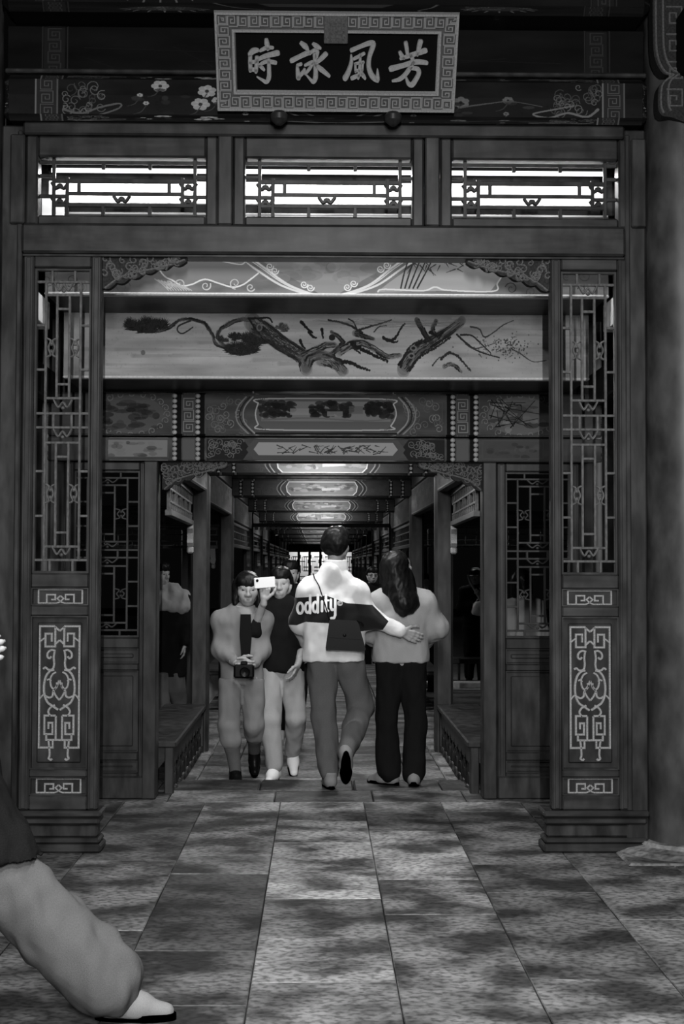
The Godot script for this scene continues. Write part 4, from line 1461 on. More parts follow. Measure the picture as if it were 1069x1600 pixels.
# ---------------------------------------------------------------- the roofed space behind the screen
func make_pavilion() -> void:
	var xa := -1.60
	var xb := 1.64
	var b1 := thing("painted_board", "pale painted board with white outlined cartouches and bamboo just behind the lintel", "board")
	part_box("board", painted(paint_upper_board()), b1, xa, xb, 3.09, 3.56, -0.52, -0.45, 0.003)
	var lp := part_box("lower_fillet", M.lip, b1, xa, xb, 3.078, 3.096, -0.5, -0.437, 0.006)
	lp.set_meta("label", "pale rounded lower edge")
	var s1 := thing("soffit_beam", "dark underside beam above the pine painting", "beam")
	part_box("beam", M.soffit, s1, xa, xb, 3.085, 3.4, -1.05, -0.53, 0.006)
	var b2 := thing("painted_board", "long pale board painted with a gnarled pine and plum tree", "board")
	part_box("board", painted(paint_pine()), b2, xa, xb, 2.69, 3.1, -1.13, -1.06, 0.003)
	var lp2 := part_box("lower_fillet", M.lip, b2, xa, xb, 2.68, 2.698, -1.11, -1.045, 0.006)
	lp2.set_meta("label", "pale rounded lower edge")
	var s2 := thing("soffit_beam", "dark underside beam between the pine painting and the beaded beam", "beam")
	part_box("beam", M.soffit, s2, xa, xb, 2.685, 3.0, -1.72, -1.14, 0.006)
	# double tie beam with bead bands
	var t := thing("tie_beam", "double painted tie beam with four bead bands over the inner doorway", "beam", Vector3(0.01, 0, -1.7))
	part_box("upper_beam", painted(paint_tie_beam()), t, -1.83, 1.84, 2.388, 2.672, -0.26, 0.0, 0.012)
	part_box("lower_beam", painted(paint_tie_beam_lower()), t, -1.83, 1.84, 2.222, 2.378, -0.24, -0.012, 0.008)
	var bd := MB.new()
	bd.ball(Vector3.ZERO, Vector3(0.017, 0.0155, 0.008), 12, 8)
	var bm := bd.mesh()
	for x in [-0.996, -0.843, 0.843, 0.996]:
		for k in 8:
			put("bead", bm, M.gilt_bright, t, Vector3(x + 0.005, 2.651 - k * 0.0345, 0.002))
		for k in 5:
			put("bead", bm, M.gilt, t, Vector3(x + 0.005, 2.364 - k * 0.0315, -0.01))
	# brackets below the tie beam
	for s in [-1.0, 1.0]:
		spandrel("carved scroll bracket in the %s top corner of the inner doorway" % ("left" if s < 0 else "right"), Vector3(s * 1.07, 2.222, -1.84), 0.44, 0.2, 0.045, s)
	# side beams of the bay
	for s in [-1.0, 1.0]:
		var side := "left" if s < 0 else "right"
		var e := thing("side_beam", "side beam with a pale board seen through the %s front lattice" % side, "beam")
		part_box("board", M.white, e, s * (1.61 if s < 0 else 1.65), s * 1.74, 2.915, 3.075, -0.66, -0.27, 0.004)
		part_box("end_board", M.white, e, s * 1.49, s * 1.62, 3.43, 3.64 if s < 0 else 3.52, -0.446, -0.425, 0.004)
		part_box("end_cleat", M.wood_dark, e, s * 1.60, s * 1.76, 3.40, 3.46, -0.449, -0.40, 0.004)
		part_box("beam", M.wood_dark, e, s * 1.74, s * 1.86, 3.16, 3.5, -1.7, -0.24, 0.008)
		part_box("lower_beam", M.wood_dark, e, s * 1.76, s * 1.83, 2.6, 2.8, -1.7, -0.24, 0.008)
	var c := MB.new()
	c.span(-2.3, 2.3, 4.1, 4.2, -2.2, -0.25, 0.0)
	struct("ceiling", c.mesh(), M.wood_dark)
	var c2 := MB.new()
	c2.span(-3.4, 3.4, 5.2, 5.35, -0.3, 11.0, 0.0)
	struct("ceiling", c2.mesh(), M.wood_dark)
	# boarding that closes the gable above the boards
	var w := MB.new()
	w.span(-2.3, 2.3, 3.56, 4.1, -0.56, -0.46, 0.0)
	struct("wall_back", w.mesh(), M.soffit)


func make_second_screen() -> void:
	var z := -1.72
	for s in [-1.0, 1.0]:
		var side := "left" if s < 0 else "right"
		var j := thing("jamb_post", "dark square door post at the %s of the inner doorway" % side, "post", Vector3(-1.138 if s < 0 else 1.105, 0, z))
		part_box("post", M.wood_dark, j, -0.047, 0.047, 0.0, 2.222, -0.16, 0.0, 0.008)
		var p := partition("%s inner door leaf of dark plain panels behind the front screen" % side, Vector3(s * 1.43, 0, z - 0.02), 0.55, [0.0, 0.035, 0.13, 0.17, 0.25, 0.305, 0.84, 0.885, 0.985, 1.055, 2.16, 2.215], false, true)
		p.name = numbered("door_leaf")
		p.set_meta("category", "door leaf")
		var k := part_box("kick_board", M.wood_dark, p, -0.275, 0.275, 0.0, 0.15, -0.02, 0.016, 0.01)
		k.name = "kick_board"
		var o := thing("round_column", "round column standing behind the %s inner door leaf" % side, "column", Vector3(s * 1.86, 0, z - 0.15))
		var b := MB.new()
		b.lathe(Vector3.ZERO, [Vector2(0, 0), Vector2(0.15, 0), Vector2(0.145, 4.0), Vector2(0, 4.0)], 24)
		put("shaft", b.mesh(), M.column, o)


# ---------------------------------------------------------------- the long corridor
const BAYS := [-4.55, -7.95, -12.6, -15.9, -19.2, -22.5, -25.8, -29.1, -32.4, -35.7]

func valance(label: String, at: Vector3, turn: float, length: float, h: float, group := "", coarse := false, drops := [-1.0, 1.0]) -> void:
	# hanging lattice below a beam, in the xy plane along x, with a carved drop at each end
	var t := thing("hanging_lattice", label, "lattice", at, group)
	t.rotation.y = turn
	var hl := length * 0.5
	var m: Material = M.lattice
	part_box("top_rail", m, t, -hl, hl, -0.035, 0.0, -0.022, 0.022, 0.003)
	part_box("bottom_rail", m, t, -hl, hl, -h, -h + 0.04, -0.024, 0.024, 0.003)
	for f in [0.36, 0.66]:
		part_box("lattice_bar", m, t, -hl, hl, -h * f - 0.008, -h * f + 0.008, -0.012, 0.012, 0.002)
	var n := maxi(3, int(length / (0.17 if not coarse else 0.4)))
	for i in n + 1:
		var x := lerpf(-hl + 0.01, hl - 0.01, float(i) / n)
		if i % 3 == 0:
			part_box("lattice_bar", m, t, x - 0.008, x + 0.008, -h + 0.03, -0.03, -0.013, 0.013, 0.002)
		else:
			part_box("lattice_bar", m, t, x - 0.007, x + 0.007, -h * 0.36, -0.03, -0.012, 0.012, 0.002)
			part_box("lattice_bar", m, t, x - 0.007, x + 0.007, -h + 0.03, -h * 0.66, -0.012, 0.012, 0.002)
			if i % 3 == 1 and not coarse:
				part_box("lattice_bar", m, t, x - 0.007, x + 0.007, -h * 0.66, -h * 0.36, -0.012, 0.012, 0.002)
	var b := MB.new()
	b.prism(straight([[-0.02, 0.0], [0.03, 0.0], [0.06, -0.03], [0.035, -0.07], [0.03, -0.12], [0.045, -0.15], [0.02, -0.18], [-0.02, -0.18], [-0.03, -0.14]]), -0.025, 0.025)
	b.box(Vector3(0.0, -0.21, 0), Vector3(0.045, 0.06, 0.055), 0.012)
	for s in drops:
		var d := put("carved_drop", b.mesh(), M.gilt, t, Vector3(s * (hl - 0.05), -h, 0))
		d.scale.x = -s

func bench(label: String, x: float, z0: float, z1: float, y: float, s: float) -> void:
	var t := thing("rail_bench", label, "bench", Vector3(x, y, (z0 + z1) * 0.5))
	var hl := (z0 - z1) * 0.5
	part_box("seat", M.wood, t, -0.02 * s, 0.34 * s, 0.385, 0.43, -hl, hl, 0.01)
	part_box("lower_rail", M.wood, t, 0.005 * s, 0.055 * s, 0.04, 0.085, -hl, hl, 0.006)
	for i in 2:
		part_box("leg", M.wood_dark, t, 0.0, 0.06 * s, 0.0, 0.39, (hl - 0.05) * (1 if i else -1) - 0.04, (hl - 0.05) * (1 if i else -1) + 0.04, 0.006)
	# scalloped apron under the seat and fretted board between the rails
	var n := 8
	for i in n:
		var zc := lerpf(-hl + 0.15, hl - 0.15, (i + 0.5) / n)
		var w := (hl * 2.0 - 0.3) / n
		var b := MB.new()
		b.T = Transform3D(Basis(Vector3(0, 0, -1), Vector3(0, 1, 0), Vector3(1, 0, 0)), Vector3.ZERO)
		var poly := PackedVector2Array()
		poly.append(Vector2(-w * 0.5, 0.385))
		for k in 13:
			var f := k / 12.0
			poly.append(Vector2(lerpf(-w * 0.5, w * 0.5, f), 0.30 - 0.05 * sin(f * PI) - 0.015 * sin(f * PI * 3.0)))
		poly.append(Vector2(w * 0.5, 0.385))
		b.prism(poly, 0.01, 0.035)
		b.stroke(curve([[-w * 0.35, 0.085], [-w * 0.3, 0.17], [0, 0.2], [w * 0.3, 0.17], [w * 0.35, 0.085]], 4), [0.03], 0.012, 0.02)
		b.stroke(curve([[0, 0.06], [0.0, 0.15], [0.0, 0.27]], 2), [0.035], 0.012, 0.02)
		b.ball(Vector3(0, 0.07, 0.02), Vector3(0.05, 0.035, 0.03), 8, 5)
		var ap := put("carved_apron", b.mesh(), M.wood, t, Vector3(0, 0, zc))
		if s < 0:
			ap.scale.x = -1.0

func make_corridor() -> void:
	var names := ["first", "second", "third", "fourth", "fifth", "sixth", "seventh", "eighth", "ninth", "tenth"]
	var cross := [paint_cross_beam(0), paint_cross_beam(1), paint_cross_beam(2)]
	var cm := [painted(cross[0]), painted(cross[1]), painted(cross[2])]
	var sb := [painted(paint_side_board(0)), painted(paint_side_board(1))]
	for i in BAYS.size():
		var z: float = BAYS[i]
		var dy := -0.02 * i
		for s in [-1.0, 1.0]:
			var side := "left" if s < 0 else "right"
			var c := thing("corridor_column", "%s square corridor column on the %s, counting from the inner doorway" % [names[i], side], "column", Vector3(s * 1.045, -0.08, z))
			part_box("post", M.wood_dark if i != 2 else M.wood, c, -0.078, 0.078, 0.0, 2.4 + dy, -0.078, 0.078, 0.022)
			if i < 3:
				var sm := MB.new()
				sm.box(Vector3(0, 0.0, 0), Vector3(0.24, 0.04, 0.24), 0.01)
				put("stone_foot", sm.mesh(), M.stone[2], c)
	# cross beams
	var bz := [-4.5, -7.9, -11.4, -14.9, -18.4, -21.9, -25.4, -29.0, -32.5, -36.0]
	for i in bz.size():
		var t := thing("cross_beam", "%s painted cross beam over the corridor, counting from the inner doorway" % names[i], "beam", Vector3(0.0, 0, bz[i]))
		var h: float = [0.2, 0.2, 0.17, 0.16, 0.16, 0.16, 0.16, 0.16, 0.16, 0.16][i]
		var y: float = [2.305, 2.272, 2.237, 2.20, 2.16, 2.14, 2.12, 2.10, 2.08, 2.06][i]
		part_box("beam", cm[i % 3], t, -1.0, 1.0, y, y + h, -0.2, 0.0, 0.02)
		if i > 0:
			part_box("upper_beam", M.wood_dark, t, -1.0, 1.0, y + h, y + h + 0.25, -0.16, -0.03, 0.01)
	# fretted lintel at the third pair of columns
	var l := thing("fretted_lintel", "low fretted lintel across the corridor at the third pair of columns", "beam", Vector3(0, 0, -12.55))
	part_box("beam", M.carve, l, -1.0, 1.0, 2.06, 2.115, -0.08, 0.0, 0.01)
	for s in [-1.0, 1.0]:
		for k in 7:
			part_box("fret_bar", M.gilt, l, s * (0.42 + k * 0.08), s * (0.47 + k * 0.08), 2.02, 2.065, -0.05, 0.01, 0.004)
	# side beams, hanging lattices and benches
	for s in [-1.0, 1.0]:
		var side := "left" if s < 0 else "right"
		var z0 := -1.9
		for i in 5:
			var z1: float = BAYS[i]
			var y: float = [2.16, 2.07, 2.02, 1.98, 1.95][i]
			var b := thing("corridor_side_beam", "painted side beam above the %s bay on the %s of the corridor" % [names[i], side], "beam", Vector3(s * 1.03, 0, (z0 + z1) * 0.5))
			var hl := (z0 - z1) * 0.5 - 0.08
			var mb := MB.new()
			mb.T = Transform3D(Basis(Vector3(0, 0, s), Vector3(0, 1, 0), Vector3(-s, 0, 0)), Vector3.ZERO)
			mb.box(Vector3(0, y + 0.15, 0), Vector3(hl * 2.0, 0.29, 0.09), 0.01)
			put("beam", mb.mesh(), sb[i % 2], b)
			part_box("upper_beam", M.wood_dark, b, -0.045, 0.045, y + 0.3, y + 0.55, -hl, hl, 0.01)
			if i != 1:
				valance("hanging lattice in the %s bay on the %s of the corridor" % [names[i], side], Vector3(s * (1.085 if i == 0 else 1.03), y, (z0 + z1) * 0.5), PI * 0.5 + (s * -0.03 if i == 0 else 0.0), hl * 2.0, 0.29 if i < 3 else 0.25, "", i > 2, [1.0] if i == 0 else [-1.0, 1.0])
			z0 = z1
		bench("dark bench with a carved scalloped apron along the %s of the nearest corridor bay" % side, s * 1.0, -1.95, -4.5, -0.08, s)
		bench("bench along the %s of the third corridor bay" % side, s * 1.0, -8.1, -12.5, -0.08, s)
	# farther hanging lattices, seen edge on as a row of drops
	for s in [-1.0, 1.0]:
		for i in range(5, BAYS.size()):
			valance("hanging lattice in the %s bay on the %s of the corridor" % [names[i], "left" if s < 0 else "right"], Vector3(s * 1.0, 1.93, (BAYS[i] + BAYS[i - 1]) * 0.5), PI * 0.5, 3.1, 0.24, "", true)
	# ceiling above the cross beams
	var c := MB.new()
	c.span(-1.3, 1.3, 2.78, 2.88, -45.0, -2.2, 0.0)
	struct("ceiling", c.mesh(), M.wood_dark)
	# lit lattice doors that close the far end
	var e := thing("end_lattice", "bright lattice screen closing the far end of the corridor", "screen", Vector3(0, 0, -37.5))
	for k in 7:
		var x := -1.035 + k * 0.345
		part_box("stile", M.wood_dark, e, x - 0.04, x + 0.04, -0.3, 1.96, -0.03, 0.03, 0.004)
	part_box("rail", M.wood_dark, e, -1.1, 1.1, 1.90, 2.75, -0.03, 0.02, 0.004)
	part_box("rail", M.wood_dark, e, -1.1, 1.1, -0.3, 0.9, -0.03, 0.02, 0.004)
	for k in 6:
		var x := -0.8625 + k * 0.345
		for q in [-0.065, 0.0, 0.065]:
			part_box("lattice_bar", M.wood_dark, e, x + q - 0.009, x + q + 0.009, 1.3, 1.75, -0.012, 0.012, 0.0)
		for q in [1.0, 1.12, 1.3, 1.42, 1.6, 1.75]:
			var sd := 1.0 if int(q * 100) % 4 == 0 else -1.0
			part_box("lattice_bar", M.wood_dark, e, x - sd * 0.13, x + sd * 0.03, q - 0.016, q + 0.016, -0.012, 0.012, 0.0)
			part_box("lattice_bar", M.wood_dark, e, x + sd * 0.12 - 0.012, x + sd * 0.12 + 0.012, q - 0.06, q + 0.06, -0.012, 0.012, 0.0)
	var w := MB.new()
	w.span(-1.6, 1.6, -0.3, 2.5, -39.6, -39.4, 0.0)
	struct("wall_far", w.mesh(), M.white)
	lamp_tube("fluorescent tube lighting the white wall behind the far lattice screen", Vector3(0, 2.3, -38.6), 1.2, 2.5, 2.0, Vector3(0, -0.8, -1))


# ---------------------------------------------------------------- outside on either hand
func make_outside() -> void:
	var gr := MB.new()
	gr.span(-14, -1.3, -0.5, -0.3, -50, -2.6, 0.0)
	gr.span(1.3, 14, -0.5, -0.3, -50, -2.6, 0.0)
	gr.span(-14, -3.4, -0.5, -0.3, -2.6, 11, 0.0)
	gr.span(3.4, 14, -0.5, -0.3, -2.6, 11, 0.0)
	struct("ground", gr.mesh(), M.ground)
	# neighbouring galleries
	for s in [-1.0, 1.0]:
		var side := "left" if s < 0 else "right"
		var z := -14.6 if s > 0 else -9.4
		var y1: float = 2.13 if s > 0 else 1.98
		var h: float = 0.33 if s > 0 else 0.26
		valance("hanging lattice of the outer gallery beyond the %s bench" % side, Vector3(s * 2.7, y1, z), 0.0, 2.9, h)
		var b := thing("gallery_beam", "painted beam of the outer gallery beyond the %s bench" % side, "beam", Vector3(s * 2.7, 0, z - 0.05))
		part_box("beam", painted(paint_side_board(2 if s < 0 else 3)), b, -1.5, 1.5, y1 + 0.01, y1 + 0.25, -0.08, 0.06, 0.01)
		for k in 2:
			var c := thing("gallery_post", "%s post of the outer gallery on the %s" % ["near" if k == 0 else "outer", side], "post", Vector3(s * (1.62 + k * 2.6), -0.3, z - 0.12))
			part_box("post", M.wood_dark, c, -0.07, 0.07, 0.0, y1 + 0.305, -0.07, 0.07, 0.015)
		var zb := z + 0.7 if s > 0 else z - 1.0
		var r := thing("gallery_railing", "low bench railing with balusters of the outer gallery on the %s" % side, "railing", Vector3(s * 2.7, -0.3, zb))
		part_box("top_board", M.wood_flat, r, -1.4, 1.4, 0.34, 0.42, -0.16, 0.16, 0.01)
		part_box("bottom_rail", M.wood_flat, r, -1.4, 1.4, 0.03, 0.08, -0.03, 0.03, 0.004)
		for k in 19:
			var x := -1.35 + k * 0.15
			part_box("baluster", M.wood_dark, r, x - 0.018, x + 0.018, 0.08, 0.34, -0.02, 0.02, 0.004)
		var cu := thing("stone_curb", "pale stone terrace edge beyond the %s bench" % side, "curb", Vector3(s * 2.7, -0.3, zb + 0.55))
		part_box("upper_course", M.curb, cu, -1.5, 1.5, 0.0, 0.0 + (0.09 if s > 0 else 0.5), -0.35, 0.0, 0.012)
		part_box("lower_course", M.curb, cu, -1.5, 1.5, -0.1, 0.0, -0.35, 0.14, 0.012)
		lamp_tube("added fluorescent tube under the outer gallery on the %s" % side, Vector3(s * 2.4, y1 + 0.2, z - 0.35), 1.2, 2.0, 3.0, Vector3(0, -1, 0.3))  # unseen lamp, added to brighten the gallery and terrace edge


# ---------------------------------------------------------------- the hanging name board
func make_plaque() -> void:
	# leaning forward at the top; local x right, y up along the board, z out of it
	var t := thing("name_plaque", "hanging black name board with four raised brush characters and a gilded fret border", "plaque", Vector3(0.06, 3.985, 0.09))
	t.rotation.x = deg_to_rad(35.0)
	var W := 1.272
	var H := 0.515
	var hw := W * 0.5
	part_box("backing_board", M.plaque_black, t, -hw + 0.01, hw - 0.01, 0.01, H - 0.01, -0.03, 0.0, 0.004)
	var fp := Paint.new(1024, 64, 0.27, 0.05, 3).win(0, 0, 1024, 64)
	fp.fret(6, 8, 1018, 56, 46, 4.5, 0.46)
	var hp := Paint.new(1024, 64, 0.2).win(0, 0, 1024, 64)
	hp.fret(6, 8, 1018, 56, 46, 6.0, 0.95)
	var fm := painted(fp.tex(), 0.5)
	bump(fm, hp.tex(), 0.5)
	var bw := 0.092
	for e in 4:
		var b := MB.new()
		var ln := W if e < 2 else H
		b.T = [Transform3D(Basis(), Vector3(0, bw * 0.5, 0)), Transform3D(Basis(Vector3.BACK, PI), Vector3(0, H - bw * 0.5, 0)), Transform3D(Basis(Vector3.BACK, PI * 0.5), Vector3(hw - bw * 0.5, H * 0.5, 0)), Transform3D(Basis(Vector3.BACK, -PI * 0.5), Vector3(-hw + bw * 0.5, H * 0.5, 0))][e]
		var a := ln * 0.5
		var c := a - bw
		var q := [Vector3(-a, -bw * 0.5, 0.018), Vector3(a, -bw * 0.5, 0.018), Vector3(c, bw * 0.5, 0.018), Vector3(-c, bw * 0.5, 0.018)]
		var rep := ln / W
		b.quad(q[0], q[1], q[2], q[3], Vector3(0, 0, 1), Vector2(0, 1), Vector2(rep, 1), Vector2(rep * (1 - bw / ln), 0), Vector2(rep * bw / ln, 0))
		for k in 2:
			var yy: float = -bw * 0.5 if k == 0 else bw * 0.5
			var aa: float = a if k == 0 else c
			b.quad(Vector3(-aa, yy, 0.0), Vector3(aa, yy, 0.0), Vector3(aa, yy, 0.018), Vector3(-aa, yy, 0.018), Vector3(0, -1 if k == 0 else 1, 0))
		put("fret_border", b.mesh(), fm, t)
	var o := MB.new()
	o.stroke(straight([[-hw + 0.008, 0.008], [hw - 0.008, 0.008], [hw - 0.008, H - 0.008], [-hw + 0.008, H - 0.008]]), [0.02], 0.0, 0.034, true)
	put("outer_moulding", o.mesh(), M.gilt, t)
	var i2 := MB.new()
	i2.stroke(straight([[-hw + bw + 0.004, bw + 0.004], [hw - bw - 0.004, bw + 0.004], [hw - bw - 0.004, H - bw - 0.004], [-hw + bw + 0.004, H - bw - 0.004]]), [0.022], 0.0, 0.03, true)
	put("inner_moulding", i2.mesh(), M.gilt, t)
	# seal plate at the top centre
	var sp := MB.new()
	sp.box(Vector3(-0.005, H - 0.085, 0.024), Vector3(0.125, 0.14, 0.02), 0.004)
	for k in 3:
		sp.stroke(straight([[-0.05, H - 0.045 - k * 0.04], [0.04, H - 0.045 - k * 0.04], [0.04, H - 0.062 - k * 0.04], [-0.03, H - 0.062 - k * 0.04]]), [0.009], 0.034, 0.004)
	for k in 3:
		sp.stroke(straight([[-0.035 + k * 0.03, H - 0.03], [-0.035 + k * 0.03, H - 0.145]]), [0.007], 0.034, 0.003)
	put("seal_plate", sp.mesh(), M.carve, t)
	# raised characters; each list: drawing centre, scale, strokes of x, y, width (y down)
	var chars := {
		"character": [[402, 97], 0.1871, [320, 10], [
			[[345, 402, 40], [372, 378, 52], [402, 372, 40]], [[346, 420, 34], [346, 470, 36], [350, 532, 36]], [[402, 428, 34], [400, 480, 36], [396, 542, 32]], [[350, 470, 30], [398, 462, 30]], [[350, 526, 34], [396, 530, 34]],
			[[478, 288, 34], [484, 320, 44], [492, 356, 36]], [[432, 374, 26], [480, 352, 36], [532, 350, 26]], [[398, 452, 24], [470, 420, 40], [572, 394, 50]], [[420, 494, 22], [480, 462, 34], [556, 470, 34]], [[500, 446, 30], [504, 520, 36], [504, 592, 40], [484, 628, 34], [450, 612, 24], [404, 584, 8]], [[420, 490, 26], [446, 512, 32], [462, 528, 20]]]],
		"character_001": [[478, 97], 0.1871, [320, 10], [
			[[770, 312, 34], [800, 336, 50], [822, 358, 30]], [[696, 452, 44], [760, 420, 40], [830, 388, 46]], [[742, 488, 24], [770, 480, 28]], [[738, 496, 22], [744, 545, 38], [750, 588, 46]], [[752, 586, 34], [790, 545, 34], [800, 520, 22]],
			[[872, 318, 30], [900, 338, 46], [928, 350, 24]], [[844, 392, 30], [880, 368, 30], [905, 378, 34], [896, 420, 36]], [[884, 400, 36], [892, 500, 38], [892, 590, 42], [874, 624, 36], [846, 600, 20], [812, 562, 10]], [[806, 488, 22], [850, 470, 34], [876, 462, 30]], [[866, 472, 28], [840, 520, 30], [808, 556, 24]], [[976, 398, 44], [945, 430, 42], [908, 462, 30]], [[888, 482, 30], [940, 524, 44], [1002, 572, 30]]]],
		"character_002": [[559, 97], 0.1964, [510, 10], [
			[[170, 348, 36], [240, 318, 34], [320, 292, 42], [338, 312, 44], [310, 400, 36], [306, 480, 38], [334, 548, 46], [374, 578, 36], [376, 530, 26], [374, 488, 8]], [[164, 384, 16], [166, 440, 32], [146, 510, 40], [120, 562, 48]],
			[[190, 412, 26], [230, 392, 28], [266, 372, 26]], [[236, 380, 22], [236, 440, 22], [230, 500, 24], [222, 560, 24]], [[196, 452, 20], [230, 444, 22], [262, 438, 22]], [[198, 452, 20], [200, 510, 20]], [[258, 440, 20], [254, 500, 20]], [[200, 506, 20], [252, 494, 22]], [[176, 562, 36], [215, 545, 34], [250, 528, 26]], [[244, 516, 26], [262, 545, 32], [274, 562, 24]]]],
		"character_003": [[632, 97], 0.1964, [510, 10], [
			[[598, 288, 34], [606, 330, 34], [612, 374, 26]], [[716, 278, 44], [704, 326, 38], [692, 376, 26]], [[552, 360, 28], [566, 386, 36], [584, 404, 24]], [[560, 408, 24], [650, 380, 38], [752, 348, 46]], [[636, 376, 30], [650, 404, 34], [656, 436, 28]], [[486, 488, 50], [580, 462, 40], [680, 434, 44], [762, 440, 36]], [[660, 436, 34], [610, 516, 38], [556, 566, 36], [496, 582, 18]], [[640, 480, 30], [690, 488, 38], [704, 520, 38], [684, 566, 40], [650, 612, 44], [620, 600, 34], [600, 546, 14]]]],
	}
	for nm in chars:
		var ch: Array = chars[nm]
		var b := MB.new()
		for s in ch[3]:
			var pts := []
			var wd := []
			for q in s:
				var px: float = ch[2][0] + q[0] * ch[1]
				var py: float = ch[2][1] + q[1] * ch[1]
				var v := (171.0 - py) / 149.0
				var half := lerpf(184.0, 192.0, v)
				pts.append([(px - 519.5) / half * hw, v * H])
				wd.append(q[2] * ch[1] / 186.0 * hw)
			var cv := curve(pts, 4)
			var ww := []
			for k in cv.size():
				var f := float(k) / 4.0
				ww.append(lerpf(wd[mini(int(f), wd.size() - 1)], wd[mini(int(f) + 1, wd.size() - 1)], f - int(f)))
			# rounded ends
			var d0 := (cv[0] - cv[1]).normalized()
			var d1 := (cv[-1] - cv[-2]).normalized()
			var c2 := PackedVector2Array([cv[0] + d0 * ww[0] * 0.42, cv[0] + d0 * ww[0] * 0.25])
			c2.append_array(cv)
			c2.append(cv[-1] + d1 * ww[-1] * 0.25)
			c2.append(cv[-1] + d1 * ww[-1] * 0.42)
			b.stroke(c2, [ww[0] * 0.5, ww[0] * 0.85] + ww + [ww[-1] * 0.85, ww[-1] * 0.5], 0.0, 0.016, false, 0.72)
		put("raised_character", b.mesh(), M.gilt_bright, t)
	# dark support knobs below
	for x in [-0.305, 0.305]:
		var kb := thing("plaque_support", "dark knob supporting the name board at its lower %s" % ("left" if x < 0 else "right"), "bracket", Vector3(x + 0.06, 3.955, 0.125))
		var m := MB.new()
		m.lathe(Vector3(0, -0.02, 0), [Vector2(0, -0.045), Vector2(0.02, -0.04), Vector2(0.045, -0.015), Vector2(0.048, 0.012), Vector2(0.03, 0.03), Vector2(0, 0.034)], 16)
		m.tube([Vector3(0, -0.02, 0), Vector3(0, -0.01, -0.09)], [0.02], 8)
		put("knob", m.mesh(), M.wood_dark, kb)


# ---------------------------------------------------------------- people
# joints are metres in the person's own frame: x to the right of the picture, y up from the ground, z towards the camera
func head_caps(c: Vector3, look: Basis, s: float) -> Array:
	var L := [
		[Vector3(0, 0.03, -0.028), Vector3(0, 0.034, 0.018), 0.079, 0.074],
		[Vector3(0, -0.02, 0.03), Vector3(0, -0.075, 0.052), 0.060, 0.036],
		[Vector3(-0.036, -0.022, 0.05), Vector3(-0.022, -0.06, 0.058), 0.034, 0.026],
		[Vector3(0.036, -0.022, 0.05), Vector3(0.022, -0.06, 0.058), 0.034, 0.026],
		[Vector3(-0.05, -0.05, 0.0), Vector3(-0.02, -0.09, 0.05), 0.026, 0.018],
		[Vector3(0.05, -0.05, 0.0), Vector3(0.02, -0.09, 0.05), 0.026, 0.018],
		[Vector3(0, -0.088, 0.066), Vector3(0, -0.09, 0.066), 0.02, 0.02],
		[Vector3(-0.034, 0.024, 0.074), Vector3(0.034, 0.024, 0.074), 0.014, 0.014],
		[Vector3(0, 0.012, 0.092), Vector3(0, -0.03, 0.109), 0.008, 0.0125],
		[Vector3(-0.013, -0.034, 0.097), Vector3(0.013, -0.034, 0.097), 0.009, 0.009],
		[Vector3(-0.018, -0.06, 0.088), Vector3(0.018, -0.06, 0.088), 0.0075, 0.0075],
		[Vector3(-0.014, -0.071, 0.086), Vector3(0.014, -0.071, 0.086), 0.008, 0.008],
		[Vector3(-0.079, 0.012, -0.008), Vector3(-0.076, -0.03, -0.002), 0.013, 0.009],
		[Vector3(0.079, 0.012, -0.008), Vector3(0.076, -0.03, -0.002), 0.013, 0.009],
	]
	var o := []
	for q in L:
		o.append([c + look * (q[0] * s), c + look * (q[1] * s), q[2] * s, q[3] * s])
	return o

func hand_caps(w: Vector3, dir: Vector3, palm: Vector3, thumb: Vector3, curl: float, s := 1.0) -> Array:
	# dir: towards the fingertips, palm: out of the palm, thumb: towards the thumb's side
	var d := dir.normalized()
	var t := (thumb - d * thumb.dot(d)).normalized()
	var p := d.cross(t)
	if p.dot(palm) < 0.0:
		p = -p
	var o := [[w - d * 0.03, w + d * 0.02, 0.026 * s, 0.024 * s]]
	var ln := [0.072, 0.080, 0.075, 0.058]
	for i in 4:
		var lat := 0.031 - i * 0.0205
		var k := w + (d * (0.086 - 0.004 * i * i * 0.4) + t * lat) * s
		o.append([w + (d * 0.015 + t * lat * 0.55) * s, k, 0.0135 * s, 0.0115 * s])
		var a := 0.0
		var q := k
		var f := (d + t * lat * 1.8).normalized()
		for j in 3:
			a += curl * [0.6, 1.0, 0.8][j]
			var dd := f * cos(a) + p * sin(a)
			var e: Vector3 = q + dd * ln[i] * [0.46, 0.31, 0.23][j] * s
			o.append([q, e, (0.0092 - j * 0.0008) * s, (0.0086 - j * 0.001) * s])
			q = e
	var b := w + (d * 0.02 + t * 0.022) * s
	var m := w + (d * 0.052 + t * 0.056 + p * 0.012) * s
	var e1 := m + (d * 0.03 + t * 0.014 + p * 0.008) * s
	var e2 := e1 + (d * 0.024 + t * 0.002 + p * 0.008 * (1.0 + curl)) * s
	o.append([b, m, 0.0155 * s, 0.0115 * s])
	o.append([m, e1, 0.0112 * s, 0.0098 * s])
	o.append([e1, e2, 0.0098 * s, 0.0078 * s])
	return o

